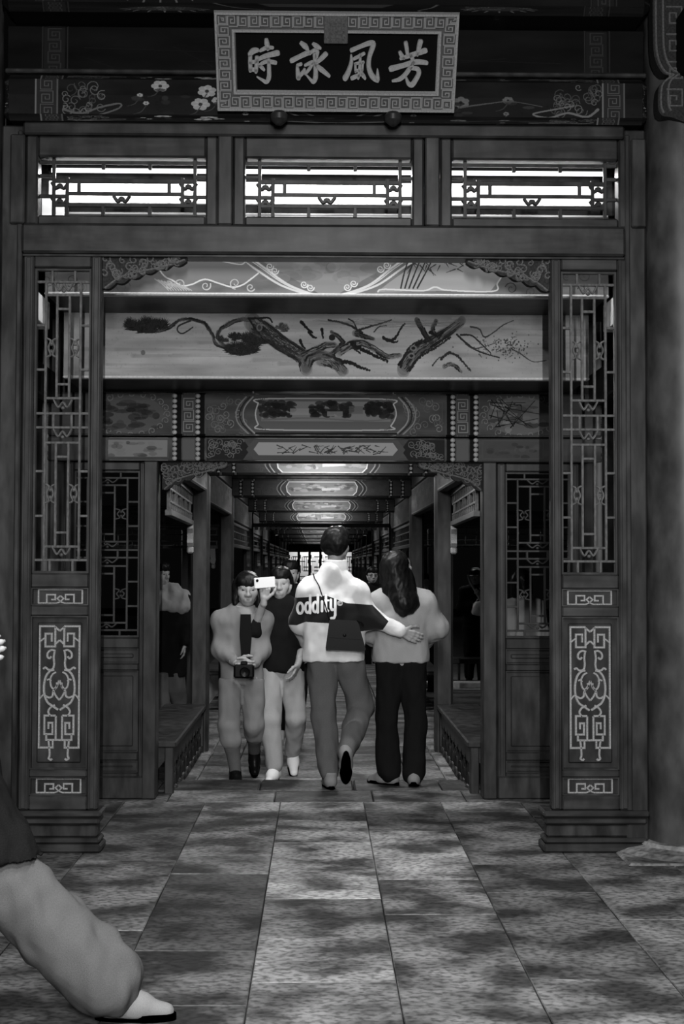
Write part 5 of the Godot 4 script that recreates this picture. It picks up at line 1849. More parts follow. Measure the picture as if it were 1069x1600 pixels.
func limb_caps(J: Dictionary) -> Array:
	var o := []
	var chest: Vector3 = (J.shL + J.shR) * 0.5 + Vector3(0, -0.12, 0)
	var pel: Vector3 = (J.hipL + J.hipR) * 0.5 + Vector3(0, 0.05, 0)
	o.append([pel + Vector3(-0.05, 0, 0), pel + Vector3(0.05, 0, 0), 0.085, 0.085, 1.25])
	o.append([pel, chest, 0.085, 0.10, 1.35])
	o.append([J.shL, J.shR, 0.05, 0.05])
	o.append([chest + Vector3(0, 0.08, 0), J.head + Vector3(0, -0.06, -0.0), 0.06, 0.05])
	for s in ["L", "R"]:
		o.append([J["sh" + s], J["el" + s], 0.046, 0.038])
		o.append([J["el" + s], J["wr" + s], 0.038, 0.027])
		o.append([J["hip" + s], J["kn" + s], 0.07, 0.05])
		o.append([J["kn" + s], J["kn" + s].lerp(J["an" + s], 0.35), 0.048, 0.048])
		o.append([J["kn" + s].lerp(J["an" + s], 0.35), J["an" + s], 0.048, 0.034])
	return o

func shoe(parent: Node3D, an: Vector3, yaw: float, pitch: float, s: float, upper: Material, sole: Material, called := "shoe") -> void:
	# toe points along +z before turning
	var t := Basis(Vector3.UP, yaw) * Basis(Vector3.RIGHT, pitch)
	var b := MB.new()
	b.T = Transform3D(t, an)
	Nets.add(b, [[Vector3(0, -0.045, -0.045), Vector3(0, -0.05, 0.05), 0.036 * s, 0.040 * s], [Vector3(0, -0.05, 0.05), Vector3(0.004, -0.064, 0.15), 0.042 * s, 0.030 * s], [Vector3(0, 0.01, -0.03), Vector3(0, -0.04, -0.02), 0.042 * s, 0.042 * s], [Vector3(0, -0.005, -0.01), Vector3(0, -0.035, 0.07), 0.036 * s, 0.034 * s], ["cut", -0.078, 1.0], ["cut", 0.022, -1.0]], 0.008, 0.03)
	var m := put(called, b.mesh(), upper, parent)
	var so := MB.new()
	so.T = Transform3D(t, an)
	var poly := PackedVector2Array()
	for k in 24:
		var a := TAU * k / 24
		var y := sin(a)
		poly.append(Vector2(cos(a) * (0.045 if y > 0.2 else 0.036) * s, 0.05 + y * 0.138 * s))
	so.T = Transform3D(t * Basis(Vector3(1, 0, 0), Vector3(0, 0, 1), Vector3(0, 1, 0)), an)
	so.prism(poly, -0.09, -0.066)
	put("sole", so.mesh(), sole, m)
	var lc := MB.new()
	lc.T = Transform3D(t, an)
	for k in 4:
		var f := k / 3.0
		lc.tube([Vector3(-0.022, lerpf(0.0, -0.03, f), lerpf(0.035, 0.1, f)), Vector3(0, lerpf(0.012, -0.018, f), lerpf(0.04, 0.104, f)), Vector3(0.022, lerpf(0.0, -0.03, f), lerpf(0.035, 0.1, f))], [0.004], 5)
	put("laces", lc.mesh(), sole, m)

func face_parts(root: Node3D, c: Vector3, look: Basis, s: float) -> void:
	for sx in [-1.0, 1.0]:
		var e := MB.new()
		e.T = Transform3D(look, c)
		e.ball(Vector3(sx * 0.031, 0.004, 0.083) * s, Vector3(0.0135, 0.0065, 0.006) * s, 10, 6)
		put("eye", e.mesh(), M.eye, root)
		var br := MB.new()
		br.T = Transform3D(look, c)
		br.tube([Vector3(sx * 0.014, 0.024, 0.091) * s, Vector3(sx * 0.032, 0.030, 0.087) * s, Vector3(sx * 0.05, 0.024, 0.072) * s], [0.0035 * s, 0.0045 * s, 0.002 * s], 6)
		put("eyebrow", br.mesh(), M.hair, root)
	var l := MB.new()
	l.T = Transform3D(look, c)
	l.tube([Vector3(-0.023, -0.066, 0.088) * s, Vector3(-0.008, -0.063, 0.0965) * s, Vector3(0.008, -0.063, 0.0965) * s, Vector3(0.023, -0.066, 0.088) * s], [0.003 * s, 0.0062 * s, 0.0062 * s, 0.003 * s], 6)
	put("lips", l.mesh(), M.lips, root)

func hair_caps(c: Vector3, look: Basis, s: float, style: String) -> Array:
	var L := []
	if style == "short" or style == "cap":
		L = [[Vector3(0, 0.048, -0.035), Vector3(0, 0.062, 0.022), 0.083, 0.076], [Vector3(-0.03, 0.0, -0.05), Vector3(0.03, 0.0, -0.05), 0.066, 0.066], [Vector3(-0.062, 0.03, -0.01), Vector3(-0.066, -0.01, -0.02), 0.026, 0.018], [Vector3(0.062, 0.03, -0.01), Vector3(0.066, -0.01, -0.02), 0.026, 0.018], [Vector3(-0.02, -0.03, -0.055), Vector3(0.02, -0.04, -0.05), 0.046, 0.034], [Vector3(-0.03, 0.085, 0.05), Vector3(0.04, 0.09, 0.045), 0.03, 0.034]]
	elif style == "bob":
		L = [[Vector3(0, 0.045, -0.035), Vector3(0, 0.056, 0.02), 0.088, 0.08], [Vector3(-0.076, 0.04, 0.0), Vector3(-0.08, -0.10, 0.012), 0.03, 0.026], [Vector3(0.076, 0.04, 0.0), Vector3(0.08, -0.10, 0.012), 0.03, 0.026], [Vector3(-0.04, 0.02, -0.06), Vector3(-0.05, -0.11, -0.05), 0.055, 0.05], [Vector3(0.04, 0.02, -0.06), Vector3(0.05, -0.11, -0.05), 0.055, 0.05], [Vector3(-0.05, 0.068, 0.06), Vector3(0.05, 0.072, 0.06), 0.024, 0.024]]
	var o := []
	for q in L:
		o.append([c + look * (q[0] * s), c + look * (q[1] * s), q[2] * s, q[3] * s])
	return o

func person(label: String, at: Vector3, J: Dictionary, P: Dictionary, group := "") -> Node3D:
	var root := thing("person", label, "person", at, group)
	var cell: float = P.get("cell", 0.016)
	var s: float = P.get("head_size", 1.0)
	var look: Basis = Basis(Vector3.UP, P.get("yaw", 0.0)) * Basis(Vector3.RIGHT, P.get("pitch", 0.0)) * Basis(Vector3.BACK, P.get("roll", 0.0))
	# the body: one surface with head and hands meshed finer
	var body := MB.new()
	Nets.add(body, limb_caps(J), cell * 1.4, 0.05)
	var hc := head_caps(J.head, look, s)
	hc.append([J.head + look * Vector3(0, -0.05, -0.02), J.head + Vector3(0, -0.17, 0) + look * Vector3(0, 0, -0.03), 0.05 * s, 0.054 * s])
	Nets.add(body, hc, maxf(0.005, cell * 0.36), 0.02)
	for h in P.get("hands", []):
		Nets.add(body, hand_caps(h[0], h[1], h[2], h[3], h[4], P.get("hand_size", 1.0)), P.get("hand_cell", 0.0042), 0.008)
	put("body", body.mesh(), P.get("skin", M.skin), root)
	if P.get("face", true):
		face_parts(root, J.head, look, s)
	# top
	var top := MB.new()
	var hem: float = P.hem
	var r: Array = P.get("torso", [0.13, 0.14, 0.11])      # hem radius, chest radius, half offset
	var pel: Vector3 = (J.hipL + J.hipR) * 0.5
	var mid: Vector3 = (J.shL + J.shR) * 0.5
	var sq: float = P.get("squash", 1.15)
	var caps := []
	for q in [-1.0, 1.0]:
		caps.append([Vector3(pel.x + q * r[2], hem - 0.02, pel.z), Vector3(mid.x + q * r[2] * 0.9, mid.y - 0.13, mid.z), r[0], r[1], sq])
	caps.append([J.shL + Vector3(0.03, -0.01, 0), J.shR + Vector3(-0.03, -0.01, 0), 0.068, 0.068])
	caps.append([mid + Vector3(0, -0.02, 0), mid + Vector3(0, 0.03 + P.get("neck_up", 0.0), 0), 0.085, 0.058 if P.has("neck_up") else 0.07])
	for e in ["L", "R"]:
		caps.append([mid + Vector3(0, P.get("slope", 0.055), P.get("collar_back", 0.0) * 0.4), J["sh" + e] + Vector3(0, -0.01, 0), 0.066, 0.068])
	caps += P.get("skirt", [])
	caps.append(["cut", hem, 1.0])
	var ar: Array = P.get("sleeve", [0.078, 0.066, 0.05])
	for e in ["L", "R"]:
		var wr: Vector3 = J["el" + e].lerp(J["wr" + e], P.get("cuff", 0.93))
		caps.append([J["sh" + e] + Vector3(0, -0.015, 0), J["el" + e], ar[0], ar[1]])
		caps.append([J["el" + e], wr, ar[1], ar[2]])
	Nets.add(top, caps, cell * 0.85, P.get("blend", 0.06), P.get("uv", Rect2(-1, 0, 2, 2)), P.get("fold", 0.007), 8.0, int(at.z * 10))
	var tp := put(P.get("top_name", "jacket"), top.mesh(), P.top, root)
	if P.has("collar"):
		var co := MB.new()
		var nk: Vector3 = Vector3(J.head.x * 0.6, J.head.y, J.head.z + P.get("collar_back", 0.0)) + Vector3(0, -0.155 + P.get("collar_up", 0.0), -0.01)
		co.T = Transform3D(Basis(Vector3.RIGHT, P.get("collar_tilt", 0.15)), nk)
		co.lathe(Vector3.ZERO, [Vector2(0.086, -0.05), Vector2(0.084, 0.0), Vector2(0.079, 0.04), Vector2(0.072, 0.044), Vector2(0.068, 0.0)], 24)
		put("collar", co.mesh(), P.collar, tp)
	# trousers
	var tr := MB.new()
	var lg: Array = P.get("leg", [0.125, 0.095, 0.075])
	caps = [[J.hipL + Vector3(0.02, 0.08, 0), J.hipR + Vector3(-0.02, 0.08, 0), lg[0] * 0.95, lg[0] * 0.95, 1.1]]
	for e in ["L", "R"]:
		var an: Vector3 = J["kn" + e].lerp(J["an" + e], P.get("leg_to", 0.93))
		caps.append([J["hip" + e], J["kn" + e], lg[0], lg[1]])
		caps.append([J["kn" + e], an, lg[1], lg[2]])
	caps.append(["cut", hem + 0.05, -1.0])
	Nets.add(tr, caps, cell * 0.85, 0.018, Rect2(-1, 0, 2, 2), P.get("fold", 0.007) * 1.2, 7.0, int(at.z * 10) + 5)
	put("trousers", tr.mesh(), P.trousers, root)
	if P.has("under"):
		var un := MB.new()
		caps = []
		for e in ["L", "R"]:
			caps.append([J["kn" + e], J["kn" + e].lerp(J["an" + e], 0.45), 0.058, 0.056])
			caps.append([J["kn" + e].lerp(J["an" + e], 0.45), J["an" + e], 0.056, 0.043])
		Nets.add(un, caps, cell * 0.85, 0.03)
		put("boot_shaft", un.mesh(), P.under, root)
	for f in P.get("shoes", []):
		shoe(root, J["an" + f[0]], f[1], f[2], P.get("shoe_size", 1.0), P.get("shoe", M.cloth_mid), P.get("sole", M.rubber))
	# hair
	var style: String = P.get("hair", "short")
	if style != "none":
		var hb := MB.new()
		var hcaps: Array = P.hair_caps if style == "custom" else hair_caps(J.head, look, s, style)
		Nets.add(hb, hcaps, maxf(0.008, cell * 0.5), 0.03, Rect2(-1, 0, 2, 2), 0.004, 22.0, 9)
		put("hair", hb.mesh(), M.hair, root)
	if style == "cap":
		var cp := MB.new()
		cp.T = Transform3D(look, J.head)
		cp.lathe(Vector3(0, 0.045, -0.008), [Vector2(0.098, 0.0), Vector2(0.1, 0.03), Vector2(0.086, 0.07), Vector2(0.05, 0.098), Vector2(0, 0.106)], 20)
		cp.prism(straight([[-0.07, 0.045], [0.07, 0.045], [0.07, 0.055], [-0.07, 0.055]]), 0.07, 0.165)
		put("cap", cp.mesh(), P.get("cap_mat", M.cloth_grey), root)
	return root

func paint_jacket() -> ImageTexture:
	# the back of the man's jacket in his own frame: metres, x -0.5..0.7, y 1.65 at the top down to 0.8
	var p := Paint.new(1200, 850, 0.77, 0.03, 12, 1.0).win(-0.5, -1.65, 0.7, -0.8)
	# the black band right round chest and sleeves
	p.fill([[-0.5, -1.335], [-0.262, -1.31], [-0.06, -1.327], [0.083, -1.275], [0.26, -1.262], [0.37, -1.15], [0.33, -1.09], [0.176, -1.08], [0.14, -1.13], [-0.2, -1.145], [-0.262, -1.12], [-0.5, -1.12]], 0.115)
	var t := 0.86
	var W := 0.0175
	var L := func(q: Array, w := 1.0) -> void:
		var o := []
		for v in q:
			var x: float = -0.258 + (v[0] + 0.192) * 0.76
			o.append([x, -1.192 + v[1] * 1.12 - 0.06 * (x + 0.258)])
		p.line(o, W * w, W * w, t, 1.0, false)
	var O := func(x: float, y: float, rx: float, ry: float) -> void:
		var q := []
		for k in 17:
			var a := TAU * k / 16.0
			q.append([x + cos(a) * rx, y + sin(a) * ry])
		L.call(q)
	O.call(-0.168, -0.04, 0.026, 0.033)
	O.call(-0.099, -0.042, 0.022, 0.031)
	L.call([[-0.076, -0.115], [-0.076, -0.008]])
	O.call(-0.030, -0.044, 0.022, 0.031)
	L.call([[-0.007, -0.117], [-0.007, -0.01]])
	L.call([[0.030, -0.075], [0.030, -0.014]])
	L.call([[0.030, -0.112], [0.030, -0.110]], 1.1)
	L.call([[0.066, -0.112], [0.066, -0.03], [0.074, -0.016], [0.088, -0.016]])
	L.call([[0.052, -0.08], [0.09, -0.08]], 0.8)
	L.call([[0.110, -0.082], [0.110, -0.036], [0.120, -0.02], [0.140, -0.022]])
	L.call([[0.150, -0.084], [0.150, 0.012], [0.140, 0.03], [0.110, 0.03]])
	# ringed mark
	for q in [[0.016, 1.0], [0.008, 0.75]]:
		var r := []
		for k in 19:
			var a: float = TAU * k / 18.0 * q[1] + 0.75
			r.append([0.034 + cos(a) * q[0], -1.275 + sin(a) * q[0]])
		p.line(r, 0.0045, 0.0045, 0.7, 1.0, false)
	return p.tex()

func make_people() -> void:
	# --- the man in the pale jacket, seen from behind
	var J := {"head": Vector3(0.012, 1.675, -0.03), "shL": Vector3(-0.175, 1.365, 0), "shR": Vector3(0.15, 1.36, 0), "elL": Vector3(-0.24, 1.15, -0.06), "wrL": Vector3(-0.2, 0.98, -0.24), "elR": Vector3(0.225, 1.175, 0.0), "wrR": Vector3(0.448, 1.083, 0.045), "hipL": Vector3(-0.09, 0.9, 0), "hipR": Vector3(0.09, 0.9, 0), "knL": Vector3(-0.075, 0.5, -0.04), "anL": Vector3(-0.03, 0.09, 0.03), "knR": Vector3(0.18, 0.54, -0.08), "anR": Vector3(0.075, 0.26, 0.24)}
	var jm := StandardMaterial3D.new()
	jm.albedo_texture = paint_jacket()
	jm.roughness = 0.95
	jm.metallic_specular = 0.15
	jm.rim_enabled = true
	jm.rim = 0.25
	var man := person("man seen from behind in a pale jacket with a black lettered band across the back", Vector3(0.085, 0, -2.22), J, {
		"yaw": PI - 0.45, "pitch": 0.05, "face": true, "cell": 0.0135, "hem": 0.87, "torso": [0.128, 0.125, 0.09], "squash": 1.05, "sleeve": [0.078, 0.072, 0.05], "cuff": 0.98, "top": jm, "uv": Rect2(-0.5, 0.8, 1.2, 0.85), "collar": M.cloth_white, "collar_tilt": 0.08, "collar_up": 0.012, "collar_back": 0.045, "slope": 0.135,
		"trousers": M.cloth_grey, "leg": [0.108, 0.092, 0.066], "leg_to": 0.95, "shoes": [["L", PI + 0.15, 0.0], ["R", PI, 1.0]], "shoe": M.cloth_mid, "fold": 0.008,
		"hands": [[Vector3(0.460, 1.078, 0.048), Vector3(0.9, -0.36, -0.12), Vector3(0, 0, -1), Vector3(0.3, 1, 0.1), 0.16], [Vector3(-0.2, 0.97, -0.25), Vector3(0, -0.7, -0.7), Vector3(1, 0, 0), Vector3(0, 0.6, -0.7), 0.5]]})
	# bag across his back
	var bag := thing("shoulder_bag", "glossy black shoulder bag hanging on the man's back by a thin strap", "bag", Vector3(0.06, -0.025, -2.22))
	var bb := MB.new()
	bb.prism(straight([[-0.03, 0.985], [0.225, 0.975], [0.235, 0.99], [0.185, 1.165], [0.17, 1.18], [0.0, 1.19], [-0.014, 1.18], [-0.038, 1.0]]), 0.135, 0.20)
	put("body", bb.mesh(), M.leather, bag)
	var fl := MB.new()
	fl.prism(straight([[-0.022, 1.07], [0.208, 1.055], [0.182, 1.172], [0.17, 1.184], [0.0, 1.194], [-0.016, 1.184]]), 0.198, 0.209)
	fl.ball(Vector3(0.09, 1.085, 0.21), Vector3(0.012, 0.012, 0.005), 10, 6)
	put("flap", fl.mesh(), M.leather, bag)
	var stp := MB.new()
	stp.tube([Vector3(-0.125, 1.50, 0.02), Vector3(-0.115, 1.47, 0.09), Vector3(-0.085, 1.42, 0.125), Vector3(-0.055, 1.33, 0.14), Vector3(-0.01, 1.19, 0.165)], [0.0042], 6)
	put("strap", stp.mesh(), M.leather, bag)
	var stq := MB.new()
	stq.tube([Vector3(0.17, 1.18, 0.165), Vector3(0.2, 1.17, 0.13), Vector3(0.22, 1.15, 0.09)], [0.006], 6)
	put("strap", stq.mesh(), M.leather, bag)

	# --- the woman beside him
	var W := {"head": Vector3(-0.015, 1.505, 0.0), "shL": Vector3(-0.155, 1.285, 0), "shR": Vector3(0.165, 1.285, 0), "elL": Vector3(-0.215, 1.06, -0.08), "wrL": Vector3(-0.12, 0.95, -0.22), "elR": Vector3(0.265, 1.10, -0.02), "wrR": Vector3(0.165, 0.96, -0.2), "hipL": Vector3(-0.085, 0.84, 0), "hipR": Vector3(0.085, 0.84, 0), "knL": Vector3(-0.1, 0.46, -0.01), "anL": Vector3(-0.085, 0.088, -0.02), "knR": Vector3(0.095, 0.46, -0.01), "anR": Vector3(0.085, 0.088, 0.06)}
	var hx: Vector3 = W.head + Vector3(-0.03, 0, 0)
	var hl := [[hx + Vector3(0, 0.045, 0.035), hx + Vector3(0, 0.05, -0.02), 0.092, 0.085], [hx + Vector3(-0.01, 0.03, 0.05), hx + Vector3(0.02, -0.12, 0.06), 0.095, 0.085], [hx + Vector3(0.02, -0.1, 0.06), hx + Vector3(0.06, -0.24, 0.10), 0.085, 0.075], [hx + Vector3(-0.05, 0.0, 0.03), hx + Vector3(-0.045, -0.14, 0.05), 0.055, 0.05], [hx + Vector3(0.07, -0.05, 0.03), hx + Vector3(0.13, -0.24, 0.085), 0.06, 0.04], [hx + Vector3(0.02, -0.2, 0.1), hx + Vector3(0.05, -0.31, 0.115), 0.06, 0.02], [hx + Vector3(0.1, -0.2, 0.1), hx + Vector3(0.11, -0.29, 0.11), 0.04, 0.015]]
	person("woman seen from behind with long dark hair, pale jacket and straight black trousers", Vector3(0.555, 0, -2.33), W, {
		"yaw": PI - 0.3, "cell": 0.0135, "hem": 0.855, "torso": [0.115, 0.11, 0.085], "squash": 1.05, "sleeve": [0.076, 0.066, 0.048], "top": M.cloth_pale, "collar": M.cloth_pale, "trousers": M.cloth_black, "leg": [0.1, 0.078, 0.084], "leg_to": 0.97,
		"shoes": [["L", PI + 0.9, 0.0], ["R", PI - 0.1, 0.25]], "shoe": M.cloth_mid, "hair": "custom", "hair_caps": hl, "fold": 0.008, "hands": [[Vector3(0.16, 0.955, -0.21), Vector3(-0.7, -0.3, -0.6), Vector3(0, -1, 0), Vector3(-0.3, 0.2, 1), 0.5], [Vector3(-0.11, 0.945, -0.23), Vector3(0.5, -0.3, -0.7), Vector3(0, -1, 0), Vector3(0.5, 0.3, 0.4), 0.5]]})

	# --- the woman walking towards the camera with a camera in her hands
	var A := {"head": Vector3(0.045, 1.43, 0.03), "shL": Vector3(-0.15, 1.215, 0), "shR": Vector3(0.16, 1.215, 0), "elL": Vector3(-0.165, 0.985, 0.0), "wrL": Vector3(-0.04, 0.905, 0.16), "elR": Vector3(0.165, 0.985, -0.02), "wrR": Vector3(0.10, 0.89, 0.16), "hipL": Vector3(-0.075, 0.76, 0), "hipR": Vector3(0.085, 0.76, 0), "knL": Vector3(-0.08, 0.43, 0.08), "anL": Vector3(-0.035, 0.088, 0.06), "knR": Vector3(0.10, 0.42, -0.02), "anR": Vector3(0.09, 0.19, -0.28)}
	var wa := person("woman in a grey jacket and cropped trousers walking forward with a black camera", Vector3(-0.605, -0.08, -2.98), A, {
		"yaw": 0.12, "pitch": 0.05, "cell": 0.0145, "hem": 0.72, "torso": [0.09, 0.095, 0.07], "sleeve": [0.06, 0.05, 0.042], "top": M.cloth_mid, "collar": M.cloth_pale, "trousers": M.cloth_mid, "leg": [0.092, 0.08, 0.084], "leg_to": 0.3, "under": M.cloth_grey, "hair": "bob",
		"shoes": [["L", 0.1, 0.0], ["R", 0.05, 0.75]], "shoe": M.leather, "sole": M.cloth_grey, "head_size": 1.06, "hands": [[Vector3(-0.03, 0.90, 0.17), Vector3(0.8, -0.2, 0.4), Vector3(0.3, 0, -1), Vector3(0, 1, 0), 0.7], [Vector3(0.10, 0.885, 0.17), Vector3(-0.7, -0.2, 0.5), Vector3(-0.3, 0, -1), Vector3(0, 1, 0), 0.7]]})
	var ins := MB.new()
	ins.prism(straight([[0.0, 1.25], [0.075, 1.25], [0.085, 1.1], [0.07, 0.92], [0.01, 0.92], [-0.005, 1.1]]), 0.10, 0.128)
	put("shirt_front", ins.mesh(), M.cloth_black, wa)
	var cm := thing("camera", "black camera held at the waist by the woman in the grey jacket", "camera", Vector3(-0.57, 0.76, -2.74))
	var cb := MB.new()
	cb.box(Vector3(0, 0, 0), Vector3(0.15, 0.10, 0.07), 0.014)
	cb.box(Vector3(0, 0.06, 0), Vector3(0.05, 0.03, 0.05), 0.008)
	put("body", cb.mesh(), M.leather, cm)
	var le := MB.new()
	le.T = Transform3D(Basis(Vector3.RIGHT, PI * 0.5), Vector3(0.01, 0, 0.03))
	le.lathe(Vector3.ZERO, [Vector2(0.036, 0.0), Vector2(0.038, 0.05), Vector2(0.034, 0.055), Vector2(0.028, 0.05), Vector2(0, 0.045)], 20)
	put("lens", le.mesh(), M.leather, cm)

	# --- the man in black holding up a phone
	var B := {"head": Vector3(-0.005, 1.47, 0.0), "shL": Vector3(-0.165, 1.27, 0), "shR": Vector3(0.175, 1.27, 0), "elL": Vector3(-0.2, 1.12, 0.19), "wrL": Vector3(-0.12, 1.35, 0.3), "elR": Vector3(0.18, 1.06, 0.03), "wrR": Vector3(0.13, 0.88, 0.14), "hipL": Vector3(-0.085, 0.81, 0), "hipR": Vector3(0.085, 0.81, 0), "knL": Vector3(-0.075, 0.45, 0.07), "anL": Vector3(-0.045, 0.088, 0.08), "knR": Vector3(0.11, 0.46, 0.02), "anR": Vector3(0.09, 0.17, -0.22)}
	var mb := person("man in a black top and pale trousers walking forward with a white phone raised", Vector3(-0.311, -0.08, -3.14), B, {
		"yaw": -0.1, "cell": 0.0145, "hem": 0.80, "torso": [0.1, 0.11, 0.075], "sleeve": [0.068, 0.056, 0.044], "cuff": 0.3, "top": M.cloth_black, "trousers": M.cloth_pale, "leg": [0.092, 0.078, 0.066], "leg_to": 0.93, "hair": "short",
		"shoes": [["L", -0.25, 0.0], ["R", 0.05, 0.7]], "shoe": M.cloth_white, "hands": [[Vector3(-0.12, 1.355, 0.305), Vector3(0.1, 0.95, 0.2), Vector3(0.5, 0.2, -0.8), Vector3(1, 0, 0.2), 0.75], [Vector3(0.13, 0.875, 0.145), Vector3(-0.3, -0.8, 0.3), Vector3(-1, 0, 0), Vector3(-0.2, 0.2, 1), 0.4]]})
	var ph := thing("phone", "white phone held up beside the face of the man in black", "phone", Vector3(-0.425, 1.405, -2.80))
	ph.rotation = Vector3(0.1, 0.2, 0.08)
	part_box("case", M.cloth_white, ph, -0.078, 0.078, -0.04, 0.04, -0.006, 0.006, 0.005)
	var ln2 := MB.new()
	ln2.T = Transform3D(Basis(Vector3.RIGHT, PI * 0.5), Vector3(-0.055, 0.02, 0.006))
	ln2.lathe(Vector3.ZERO, [Vector2(0.011, 0.0), Vector2(0.01, 0.003), Vector2(0, 0.003)], 12)
	put("lens", ln2.mesh(), M.leather, ph)

	# --- a walker hidden behind those two, only legs showing
	var C := {"head": Vector3(0, 1.53, 0.0), "shL": Vector3(-0.16, 1.31, 0), "shR": Vector3(0.16, 1.31, 0), "elL": Vector3(-0.2, 1.06, 0), "wrL": Vector3(-0.18, 0.85, 0.08), "elR": Vector3(0.2, 1.06, 0), "wrR": Vector3(0.18, 0.85, 0.08), "hipL": Vector3(-0.085, 0.83, 0), "hipR": Vector3(0.085, 0.83, 0), "knL": Vector3(-0.09, 0.47, 0.06), "anL": Vector3(-0.09, 0.088, -0.05), "knR": Vector3(0.09, 0.47, 0.08), "anR": Vector3(0.085, 0.088, 0.12)}
	person("walker in dark clothes and pale trainers mostly hidden behind the man with the phone", Vector3(-0.30, -0.08, -5.6), C, {
		"cell": 0.02, "hem": 0.8, "torso": [0.1, 0.11, 0.075], "top": M.cloth_black, "trousers": M.cloth_black, "leg": [0.105, 0.078, 0.066], "hair": "short", "shoes": [["L", 0.1, 0.3], ["R", 0.0, 0.0]], "shoe": M.cloth_pale, "hand_cell": 0.006, "hands": [[C.wrL, Vector3(0, -1, 0.1), Vector3(1, 0, 0), Vector3(0, 0, 1), 0.4], [C.wrR, Vector3(0, -1, 0.1), Vector3(-1, 0, 0), Vector3(0, 0, 1), 0.4]]})

	# --- two faces farther back
	person("man with glasses far down the corridor, seen between the couple", Vector3(0.83, -0.22, -15.4), {"head": Vector3(0, 1.57, 0.03), "shL": Vector3(-0.18, 1.34, 0), "shR": Vector3(0.18, 1.34, 0), "elL": Vector3(-0.22, 1.08, 0), "wrL": Vector3(-0.18, 0.86, 0.1), "elR": Vector3(0.22, 1.08, 0), "wrR": Vector3(0.18, 0.86, 0.1), "hipL": Vector3(-0.085, 0.86, 0), "hipR": Vector3(0.085, 0.86, 0), "knL": Vector3(-0.09, 0.47, 0.08), "anL": Vector3(-0.09, 0.088, 0.1), "knR": Vector3(0.09, 0.47, 0.0), "anR": Vector3(0.09, 0.1, -0.14)}, {
		"cell": 0.024, "yaw": 0.2, "hem": 0.82, "torso": [0.11, 0.12, 0.075], "top": M.cloth_black, "trousers": M.cloth_black, "shoes": [["L", 0.0, 0.0], ["R", 0.0, 0.3]], "shoe": M.leather, "head_size": 1.08, "hand_cell": 0.007, "hands": [[Vector3(-0.18, 0.85, 0.1), Vector3(0, -1, 0.1), Vector3(1, 0, 0), Vector3(0, 0, 1), 0.4], [Vector3(0.18, 0.85, 0.1), Vector3(0, -1, 0.1), Vector3(-1, 0, 0), Vector3(0, 0, 1), 0.4]]})
	var gl := thing("glasses", "dark framed glasses on the man far down the corridor", "glasses", Vector3(0.83, 1.35, -15.37))
	gl.rotation.y = 0.2
	var gm := MB.new()
	for s in [-1.0, 1.0]:
		var rr := []
		for k in 13:
			rr.append(Vector3(s * 0.034 + cos(TAU * k / 12.0) * 0.024, 0.004 + sin(TAU * k / 12.0) * 0.019, 0.104))
		gm.tube(rr, [0.003], 5)
		gm.tube([Vector3(s * 0.058, 0.008, 0.1), Vector3(s * 0.084, 0.008, 0.02)], [0.003], 5)
	gm.tube([Vector3(-0.01, 0.006, 0.107), Vector3(0.01, 0.006, 0.107)], [0.003], 5)
	put("frame", gm.mesh(), M.leather, gl)
	person("passer-by in profile beyond the right columns, pale face and grey jacket", Vector3(1.47, -0.3, -12.95), {"head": Vector3(0, 1.58, 0), "shL": Vector3(-0.12, 1.36, -0.08), "shR": Vector3(0.12, 1.36, 0.08), "elL": Vector3(-0.1, 1.1, -0.12), "wrL": Vector3(0.02, 0.9, -0.12), "elR": Vector3(0.12, 1.1, 0.14), "wrR": Vector3(0.2, 0.9, 0.14), "hipL": Vector3(-0.03, 0.87, -0.08), "hipR": Vector3(0.03, 0.87, 0.08), "knL": Vector3(-0.04, 0.48, -0.09), "anL": Vector3(-0.15, 0.1, -0.09), "knR": Vector3(0.14, 0.48, 0.09), "anR": Vector3(0.15, 0.088, 0.09)}, {
		"cell": 0.022, "yaw": 1.35, "hem": 0.82, "torso": [0.11, 0.12, 0.05], "squash": 0.9, "top": M.cloth_grey, "collar": M.cloth_pale, "trousers": M.cloth_black, "shoes": [["L", PI * 0.5, 0.5], ["R", PI * 0.5, 0.0]], "shoe": M.leather, "hair": "short", "hand_cell": 0.007, "hands": [[Vector3(0.02, 0.89, -0.12), Vector3(0.2, -1, 0), Vector3(0, 0, 1), Vector3(1, 0, 0), 0.4], [Vector3(0.2, 0.89, 0.14), Vector3(0.2, -1, 0), Vector3(0, 0, -1), Vector3(1, 0, 0), 0.4]]})
